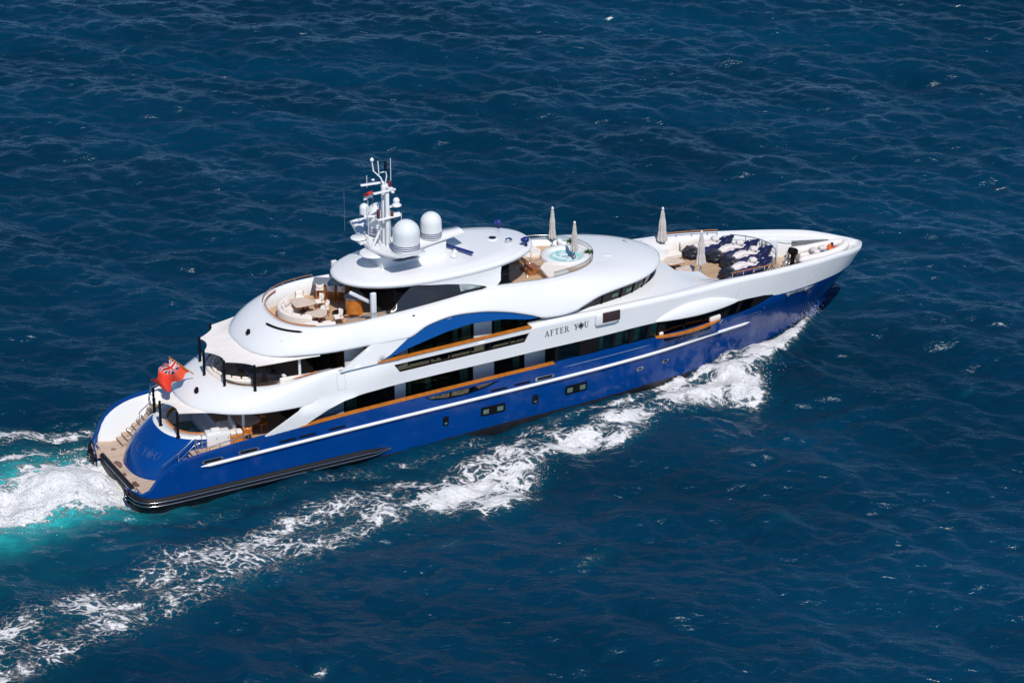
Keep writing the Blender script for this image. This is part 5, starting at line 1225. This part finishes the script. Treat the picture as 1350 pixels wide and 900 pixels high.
arc_sofa((13.05, .45, ZS), .95, 1.75, 2.0, 4.35, 'curved cream sofa against the aft coaming of the sun deck', 0)
arc_sofa((13.2, -.7, ZS), 1.15, 1.7, 3.75, 4.75, 'curved cream sofa along the near side of the sun deck', 0)
def leaf_table(loc, pts, label, h=.72, cat='table', grp=None, name='deck_table', top=None):
    t = thing(name, loc, label, cat, 0, grp); mb = MB(); n = len(pts)
    sm_ = []
    for i in range(n):
        a, b_, c = Vector(pts[i - 1]), Vector(pts[i]), Vector(pts[(i + 1) % n]); p, q = b_.lerp(a, .25), b_.lerp(c, .25)
        for k in range(5): f = k / 4; sm_.append(tuple(((1 - f) ** 2) * p + 2 * f * (1 - f) * b_ + f * f * q))
    mb.prism(sm_, h - .05, h, bev=.015); bld(mb, 'table_top', [top or M_TABLE], t, None)
    mb = MB(); mb.prism([(p[0] * 1.02, p[1] * 1.02) for p in sm_], h - .09, h - .052); bld(mb, 'table_edge', [M_VARN2], t, None)
    for sg in (-1, 1): mb = MB(); mb.lathe([(0, 0), (.2, 0), (.2, .04), (.06, .08), (.06, h - .09)], (0, sg * .32, 0), 14); bld(mb, 'pedestal', [M_INW], t, None)
    return t
leaf_table((13.05, 1.1, ZS), [(-.42, .62), (.15, .50), (.52, -.45), (.25, -.62), (-.80, -.55), (-.75, .2)], 'pale fan shaped table farther from the camera on the sun deck')
leaf_table((13.05, -.72, ZS), [(-.75, .42), (.45, .42), (.58, .1), (.30, -.42), (-.10, -.55), (-.55, -.2)], 'pale fan shaped table nearer to the camera on the sun deck')
def chair(loc, rz, label, grp, M=None, frame=None):
    t = thing('deck_chair', loc, label, 'chair', rz, grp); M = M or M_CUSH; frame = frame or M_VARN
    mb = MB(); mb.rbox((0, 0, .44), (.5, .5, .10), .04); bld(mb, 'seat', [M], t, None)
    mb = MB(); rows = [[((.24 + .05 * (z - .4)) * math.cos(a) * -1.05, .27 * math.sin(a), z) for a in frange(-1.3, 1.3, .2)] for z in (.44, .65, .84)]; rows += [[(p[0] * .86, p[1] * .86, p[2]) for p in r] for r in rows[::-1]]; mb.grid(rows); bld(mb, 'backrest', [M], t, None)
    for sx in (-1, 1):
        for sy in (-1, 1): mb = MB(); mb.tube([(sx * .2, sy * .2, .42), (sx * .24, sy * .23, 0)], [.025, .018], 6); bld(mb, 'leg', [frame], t, None)
    return t
CH = 'cream dining chairs on the sun deck'
c0 = chair((14.0, 1.25, ZS), R(170), 'cream chair forward of the far fan shaped table', CH)
def cp(o, loc, rz, label, grp=None):
    c = copy_tree(o); c.location = loc; c.rotation_euler = (0, 0, rz); c['label'] = label
    if grp: c['group'] = grp
    return c
cp(c0, (13.2, 2.15, ZS), R(-95), 'cream chair at the far side of the far fan shaped table')
cp(c0, (13.9, .30, ZS), R(150), 'cream chair between the two fan shaped tables')
cp(c0, (14.05, -1.15, ZS), R(165), 'cream chair forward of the near fan shaped table')
def stool(loc, rz, label):
    t = thing('bar_stool', loc, label, 'stool', rz, 'cream bar stools at the sun deck bar')
    mb = MB(); mb.rbox((0, 0, .76), (.44, .44, .10), .04); bld(mb, 'seat', [M_CUSH], t, None)
    mb = MB(); rows = [[(-.23 * math.cos(a), .23 * math.sin(a), z) for a in frange(-1.4, 1.4, .2)] for z in (.74, .92, 1.08)]; rows += [[(p[0] * .84, p[1] * .84, p[2]) for p in r] for r in rows[::-1]]; mb.grid(rows); bld(mb, 'backrest', [M_CUSH], t, None)
    for sx in (-1, 1):
        for sy in (-1, 1): mb = MB(); mb.tube([(sx * .17, sy * .17, .74), (sx * .21, sy * .21, 0)], [.028, .02], 6); bld(mb, 'leg', [M_VARN], t, None)
    mb = MB(); mb.tube([(.19, .19, .25), (.19, -.19, .25), (-.19, -.19, .25), (-.19, .19, .25), (.19, .19, .25)], .016, 5); bld(mb, 'foot_rail', [M_VARN], t, None); return t
s0 = stool((14.45, 2.15, ZS), R(60), 'cream bar stool with wooden legs at the aft end of the bar')
cp(s0, (14.95, 1.75, ZS), R(58), 'cream bar stool in the middle of the bar'); cp(s0, (15.45, 1.4, ZS), R(58), 'cream bar stool at the shaded forward end of the bar')

# ---- upper aft deck furniture under the awning
ZU = 4.60
arc_sofa((9.0, 0, ZU), 1.55, 2.25, 2.1, 4.4, 'curved cream sofa following the stern coaming under the wide awning', 0, seat=.5, back=.86)
g = thing('long_bench', (11.0, -3.05, ZU), 'straight cream bench along the near side of the upper aft deck', 'bench', R(-5))
mb = MB(); mb.rbox((0, 0, .42), (3.0, .6, .30), .08); bld(mb, 'seat', [M_CUSH], g, None); mb = MB(); mb.rbox((0, -.30, .86), (3.0, .20, .5), .08); bld(mb, 'backrest', [M_CUSH], g, None); mb = MB(); mb.box((0, 0, .14), (2.9, .5, .27)); bld(mb, 'base', [M_INW], g, None)
def tub_chair(loc, rz, label):
    t = thing('tub_chair', loc, label, 'armchair', rz, 'grey tub chairs under the wide awning'); mb = MB(); mb.lathe([(0, .1), (.42, .1), (.46, .3), (.44, .44), (0, .46)], (0, 0, 0), 24); bld(mb, 'seat', [M_GREYF], t, None)
    mb = MB(); rows = [[((r_) * math.cos(a), (r_) * math.sin(a), z) for a in frange(1.0, 5.3, .2)] for r_, z in ((.46, .3), (.54, .75), (.50, .82), (.44, .75), (.40, .42))]; mb.grid(rows); bld(mb, 'backrest', [M_GREYF], t, None); return t
tc0 = tub_chair((8.95, -1.0, ZU), 0.3, 'grey tub chair near the middle of the upper aft deck'); cp(tc0, (9.1, .8, ZU), -.2, 'grey tub chair on the far side of the upper aft deck'); cp(tc0, (9.9, -1.7, ZU), .9, 'grey tub chair beside the near coaming of the upper aft deck')
leaf_table((10.4, .2, ZU), [(-.7, .6), (.7, .6), (.7, -.6), (-.7, -.6)], 'brown square table in the shade of the upper aft deck', .55, top=M_VARN2)
mb = MB(); t = thing('folded_towel', (9.95, -2.75, ZU + .58), 'white folded towel standing on the near bench end', 'towel'); mb.rbox((0, 0, .22), (.2, .3, .45), .05); bld(mb, 'towel_roll', [M_WCLOTH], t, None)

# ---- main aft deck furniture
ZM = 2.25
leaf_table((7.9, -1.75, ZM), [(-.75, .70), (.55, .70), (.85, -.6), (-.40, -1.0)], 'long pale dining table under the main deck overhang', .74)
MC = 'wooden chairs at the main deck dining table'
m0 = chair((8.75, -2.15, ZM), R(200), 'wooden dining chair at the forward end of the main deck table', MC, M_VARN)
cp(m0, (8.9, -1.3, ZM), R(180), 'wooden dining chair deeper in the shade of the main deck'); cp(m0, (7.6, -2.85, ZM), R(80), 'wooden dining chair on the near side of the main deck table')
t = thing('deck_cabinet', (5.95, -2.55, ZM), 'white locker cabinet with two doors on the near quarter deck', 'cabinet', R(-10))
mb = MB(); mb.rbox((0, 0, .40), (1.30, .62, .78), .03); bld(mb, 'body', [M_WHITE], t, None)
for x in (-.32, .32): mb = MB(); mb.rbox((x, -.315, .40), (.58, .02, .62), .01); d_ = bld(mb, 'door', [M_WHITE], t, None); mb = MB(); mb.rbox((x + .22, -.335, .48), (.03, .03, .10), .01); bld(mb, 'handle', [M_FRAME], d_, None)
mb = MB(); mb.rbox((-.1, .05, .86), (.5, .3, .16), .05); bld(mb, 'tap_cover', [M_WCLOTH], t, None)
t = thing('cushion_chest', (6.95, -2.78, ZM), 'small varnished chest with cream cushions beside the white cabinet', 'chest', R(-10))
mb = MB(); mb.rbox((0, 0, .26), (.72, .55, .50), .02); bld(mb, 'body', [M_VARN], t, None)
for x in (-.18, .18): mb = MB(); mb.rbox((x, 0, .60), (.34, .5, .2), .08); bld(mb, 'cushion', [M_CUSH], t, None)
t = thing('lounge_sofa', (6.8, -1.75, ZM), 'cream sofa facing the plunge pool behind the white cabinet', 'sofa', R(-12))
mb = MB(); mb.rbox((0, 0, .34), (.8, 1.5, .4), .1); bld(mb, 'seat', [M_CUSH], t, None); mb = MB(); mb.rbox((.35, 0, .66), (.22, 1.5, .5), .1); bld(mb, 'backrest', [M_CUSH], t, None)

# ---- foredeck lounge
ZF = 4.70
def bow_sofa(loc, rz, label, L=1.15):
    t = thing('foredeck_sofa', loc, label, 'sofa', rz, 'white sofas along the far foredeck bulwark'); mb = MB(); mb.rbox((0, 0, .26), (L, .75, .36), .08); bld(mb, 'seat', [M_CUSH], t, None); mb = MB(); mb.rbox((0, .34, .60), (L, .26, .46), .09, rx=-.25); bld(mb, 'backrest', [M_CUSH], t, None); mb = MB(); mb.box((0, 0, .05), (L - .1, .6, .1)); bld(mb, 'plinth', [M_VARN2], t, None); return t
b0 = bow_sofa((37.95, 2.72, ZF), R(2), 'white sofa on the far foredeck side nearest the parasol'); cp(b0, (39.35, 2.72, ZF), R(0), 'white sofa on the far foredeck side beside the covered water scooters')
t = thing('corner_sofa', (36.35, .75, ZF), 'cream bench in the recess behind the foredeck table', 'sofa', 0)
mb = MB(); mb.rbox((0, 0, .26), (.6, 3.2, .42), .08); mb.rbox((.7, 1.45, .26), (1.0, .5, .42), .08); bld(mb, 'seat', [M_CUSH], t, None); mb = MB(); mb.rbox((-.24, 0, .62), (.18, 3.2, .4), .07); bld(mb, 'backrest', [M_CUSH], t, None)
leaf_table((37.3, 1.25, ZF), [(-.70, .30), (.05, .95), (.55, .20), (.62, -.35), (-.45, -.30)], 'pale folding table leaf on the far side of the foredeck lounge', .52)
leaf_table((37.35, .15, ZF), [(-.60, .25), (.55, .30), (.72, -.05), (.25, -.55), (-.35, -.45)], 'pale folding table leaf on the near side of the foredeck lounge', .52)

# ---- water scooters under navy and white covers
def water_scooter(loc, rz, label):
    t = thing('water_scooter', loc, label, 'water scooter', rz, 'covered water scooters parked on the foredeck')
    def ring_(x, w, zt, zb, n=16, pw=2.6):
        o = []
        for k in range(n):
            a = 2 * math.pi * k / n; c, s_ = math.cos(a), math.sin(a); o.append((x, w * math.copysign(abs(c) ** (2 / pw), c), (zt + zb) / 2 + (zt - zb) / 2 * math.copysign(abs(s_) ** (2 / pw), s_)))
        return o
    def body(tab, nm, m, pw=2.4, wr=0.0):
        mb = MB(); fs = [interp([(r[0], r[j]) for r in tab]) for j in (1, 2, 3)]
        rows = [ring_(x, fs[0](x), fs[1](x), fs[2](x), 18, pw) for x in frange(tab[0][0], tab[-1][0], .07)]
        if wr: rows = [[(lambda q, n_: (q[0] + n_[0] * wr, q[1] + n_[1] * wr, q[2] + n_[2] * wr))(q, mnoise.noise_vector(Vector((q[0] * 3.2, q[1] * 4.5, q[2] * 5)) + Vector((7, 3, 1)))) for q in r] for r in rows]
        mb.grid(rows, True, flip=True)
        mb.add(rows[0], [list(range(18))], 0, True); mb.add(rows[-1], [list(range(18))[::-1]], 0, True); return bld(mb, nm, [m], t, None)
    body([(-1.55, .50, .42, .12), (-1.0, .58, .54, .06), (-.2, .58, .66, .05), (.5, .54, .68, .05), (1.1, .42, .68, .14), (1.6, .16, .66, .36), (1.75, .03, .62, .5)], 'hull', M_NAVY)
    body([(-1.72, .28, .44, .2), (-1.55, .46, .54, .14), (-1.25, .55, .66, .10), (-1.0, .55, .66, .10), (-.8, .50, .62, .14), (-.62, .42, .60, .3)], 'stern_cover', M_BLKCOV, 2.6, .13)
    body([(-.95, .20, .74, .4), (-.6, .24, .84, .4), (-.2, .27, .88, .4), (.15, .22, .80, .4), (.4, .32, .86, .4), (.75, .30, .74, .42), (1.15, .22, .80, .45), (1.45, .10, .84, .5)], 'seat_cover', M_WCOV, 2.4, .12)
    body([(.28, .20, 1.0, .6), (.42, .34, 1.06, .7), (.55, .36, 1.02, .7), (.68, .2, .94, .7)], 'handlebar_cover', M_WCOV, 2.2, .10)
    body([(.55, .43, .70, .30), (1.0, .40, .80, .34), (1.45, .22, .86, .5), (1.85, .04, .90, .72)], 'bow_cover', M_NAVY, 2.4, .07)
    for x in (-.8, .7): mb = MB(); mb.box((x, 0, .05), (.12, 1.0, .12)); bld(mb, 'chock', [M_GREYM], t, None)
    return t
j0 = water_scooter((40.35, 2.35, ZF), R(2), 'covered water scooter farthest from the camera partly behind the parasol')
cp(j0, (41.35, 1.15, ZF), R(0), 'covered water scooter in the second row from the far bulwark'); cp(j0, (41.6, -.05, ZF), R(1), 'covered water scooter reaching farthest toward the curved bow rail'); cp(j0, (40.65, -1.45, ZF), R(0), 'covered water scooter nearest the camera beside the wooden rail')

# ---- tender in the bow
t = thing('inflatable_tender', (47.0, .15, 3.62), 'white inflatable tender with black outboard stowed in the bow', 'dinghy', R(-2))
mb = MB(); L = 1.85
pth = [(-L, -.66, .72), (-1.2, -.70, .72), (-.2, -.70, .73), (.7, -.62, .78), (1.4, -.40, .86), (1.75, -.12, .92), (1.80, .08, .92), (1.6, .28, .90), (1.0, .52, .80), (.2, .68, .74), (-1.0, .70, .72), (-L, .66, .72)]
sp_ = []; 
fs = [interp([(i, p[j]) for i, p in enumerate(pth)]) for j in range(3)]
sp_ = [tuple(f(u) for f in fs) for u in frange(0, len(pth) - 1, .25)]; nn = len(sp_)
rad = [.08 if i in (0, nn - 1) else (.2 if i in (1, nn - 2) else .25) for i in range(nn)]; mb.tube(sp_, rad, 14); bld(mb, 'tube', [M_RIB], t, None)
mb = MB(); rows = [[(x, -.45 * w, .62), (x, 0, .30 + .25 * (1 - w)), (x, .45 * w, .62)] for x, w in ((-1.7, 1), (-.5, 1), (.6, .9), (1.3, .5), (1.6, .2))]; mb.grid(rows); bld(mb, 'floor', [M_WCOV], t, None)
mb = MB(); mb.rbox((-.35, 0, .82), (.42, .75, .26), .08); mb.rbox((.25, .1, .85), (.5, .4, .3), .1); bld(mb, 'seat', [M_WCOV], t, None)
mb = MB(); mb.rbox((-1.62, 0, .75), (.10, .95, .55), .03); bld(mb, 'transom_board', [M_RIB], t, None)
mb = MB(); mb.rbox((-1.95, -.05, 1.12), (.62, .42, .42), .15, ry=.35); mb.tube([(-1.9, -.05, 1.0), (-2.0, -.05, .1)], [.17, .09], 10); mb.rbox((-2.02, -.05, .1), (.4, .14, .14), .05); bld(mb, 'outboard_motor', [M_FRAME], t, None)
for (x, y, z, m, d) in ((.75, .12, .9, M_ORANGE, (.3, .22, .2)), (.55, -.25, .88, M_ORANGE, (.2, .3, .16)), (1.0, .22, .92, M_NAVYC, (.3, .18, .18)), (-.05, -.3, .82, M_NAVYC, (.35, .2, .12)), (.95, -.1, .88, M_RED, (.15, .2, .12))):
    mb = MB(); mb.rbox((x, y, z), d, .06, rz=x); bld(mb, 'life_jacket', [m], t, None)
for (x, y) in ((-.9, .3), (1.05, 0)): mb = MB(); mb.box((x, 0, .22), (.16, 1.1, .44)); bld(mb, 'cradle', [M_WHITE2], t, None)
t = thing('orange_buoy', (45.05, -.75, 3.62), 'bright orange mooring buoy on the bow deck beside the outboard', 'buoy'); mb = MB(); mb.lathe([(0, .0), (.18, .04), (.26, .22), (.22, .42), (.07, .52), (.05, .6), (0, .6)], (0, 0, 0), 18); bld(mb, 'float', [M_ORANGE], t, None); mb = MB(); mb.tube([(.0, .0, .58), (.06, 0, .66), (0, 0, .7), (-.06, 0, .66), (0, 0, .58)], .018, 6); bld(mb, 'eye', [M_FRAME], t, None)

# ---- potted plants by the hot tub
def plant(loc, label):
    t = thing('potted_plant', loc, label, 'plant', group='potted plants by the hot tub'); mb = MB(); mb.lathe([(0, 0), (.11, 0), (.15, .30), (.12, .30), (.0, .26)], (0, 0, 0), 16); bld(mb, 'pot', [M_WHITE2], t, None)
    mb = MB()
    for i in range(90):
        a = random.random() * 6.28; e = random.uniform(.15, 1.4); l = random.uniform(.16, .34); d = Vector((math.cos(a) * math.cos(e), math.sin(a) * math.cos(e), math.sin(e))); b_ = Vector((random.uniform(-.06, .06), random.uniform(-.06, .06), .28)); s_ = d.cross(Vector((0, 0, 1))).normalized() * .028
        mb.add([b_, b_ + d * l * .5 + s_, b_ + d * l - Vector((0, 0, .05)), b_ + d * l * .5 - s_], [(0, 1, 2, 3)], 0, False)
    bld(mb, 'leaves', [M_LEAF], t, None); return t
plant((30.2, 1.35, 7.58), 'small green plant in white pot at the far edge of the hot tub'); plant((30.35, -.45, 7.58), 'small green plant in white pot by the near front of the wind screen')
for (x, y, l) in ((29.7, 1.7, 'white ice bucket behind the hot tub'),):
    t = thing('ice_bucket', (x, y, 7.58), l, 'bucket'); mb = MB(); mb.lathe([(0, 0), (.12, 0), (.16, .42), (.13, .42), (0, .1)], (0, 0, 0), 16); bld(mb, 'pail', [M_WHITE2], t, None)
t = thing('spa_sofa', (26.5, 1.9, 7.22), 'cream sofa with a dark cushion aft of the hot tub on the far side', 'sofa', R(10)); mb = MB(); mb.rbox((0, 0, .25), (.9, .9, .4), .1); bld(mb, 'seat', [M_CUSH], t, None); mb = MB(); mb.rbox((0, .42, .6), (.9, .25, .5), .1); bld(mb, 'backrest', [M_CUSH], t, None); mb = MB(); mb.rbox((.45, .1, .7), (.2, .5, .4), .08); bld(mb, 'cushion', [M_INW], t, None)

# ---- every far-apart piece becomes an object of its own
def split_pieces(o):
    me = o.data; nv = len(me.vertices)
    if me.users > 1 or nv > 60000: return
    par = list(range(nv))
    def find(a):
        while par[a] != a: par[a] = par[par[a]]; a = par[a]
        return a
    for e in me.edges:
        a, b = find(e.vertices[0]), find(e.vertices[1])
        if a != b: par[a] = b
    root = [find(i) for i in range(nv)]; ids = {r: k for k, r in enumerate(sorted(set(root)))}; isl = np.array([ids[r] for r in root]); k = len(ids)
    if k < 2 or k > 400: return
    co = np.array([v.co[:] for v in me.vertices]); lo = np.full((k, 3), np.inf); hi = np.full((k, 3), -np.inf)
    np.minimum.at(lo, isl, co); np.maximum.at(hi, isl, co); size = (hi - lo).max(1)
    gap = np.maximum(0, np.maximum(lo[:, None] - hi[None], lo[None] - hi[:, None])); near = np.sqrt((gap ** 2).sum(2)) <= np.maximum(.02, .5 * np.maximum(size[:, None], size[None]))
    pc = list(range(k))
    def f2(a):
        while pc[a] != a: a = pc[a]
        return a
    for a, b in zip(*np.nonzero(np.triu(near, 1))):
        a, b = f2(a), f2(b)
        if a != b: pc[a] = b
    piece = np.array([f2(i) for i in range(k)])[isl]; us = sorted(set(piece))
    if len(us) < 2: return
    V = [v.co.copy() for v in me.vertices]; F = [(list(p.vertices), p.material_index, p.use_smooth) for p in me.polygons]; mats = list(me.materials); base = o.name.split('.')[0]
    for n, u in enumerate(us):
        mb = MB(); mp = {}
        for i in range(nv):
            if piece[i] == u: mp[i] = len(mb.v); mb.v.append(V[i])
        for f, mi, sm in F:
            if piece[f[0]] == u: mb.f.append([mp[i] for i in f]); mb.mi.append(mi); mb.sm.append(sm)
        q = mb.build(base, mats)
        if n == 0:
            d = q.data; bpy.data.objects.remove(q); o.data = d
        else:
            q.parent = o.parent; q.matrix_parent_inverse = o.matrix_parent_inverse.copy(); q.location = o.location; q.rotation_euler = o.rotation_euler
            if 'label' in o: q['label'] = o['label']
for o in [o for o in bpy.data.objects if o.type == 'MESH' and o.name != 'sea']: split_pieces(o)
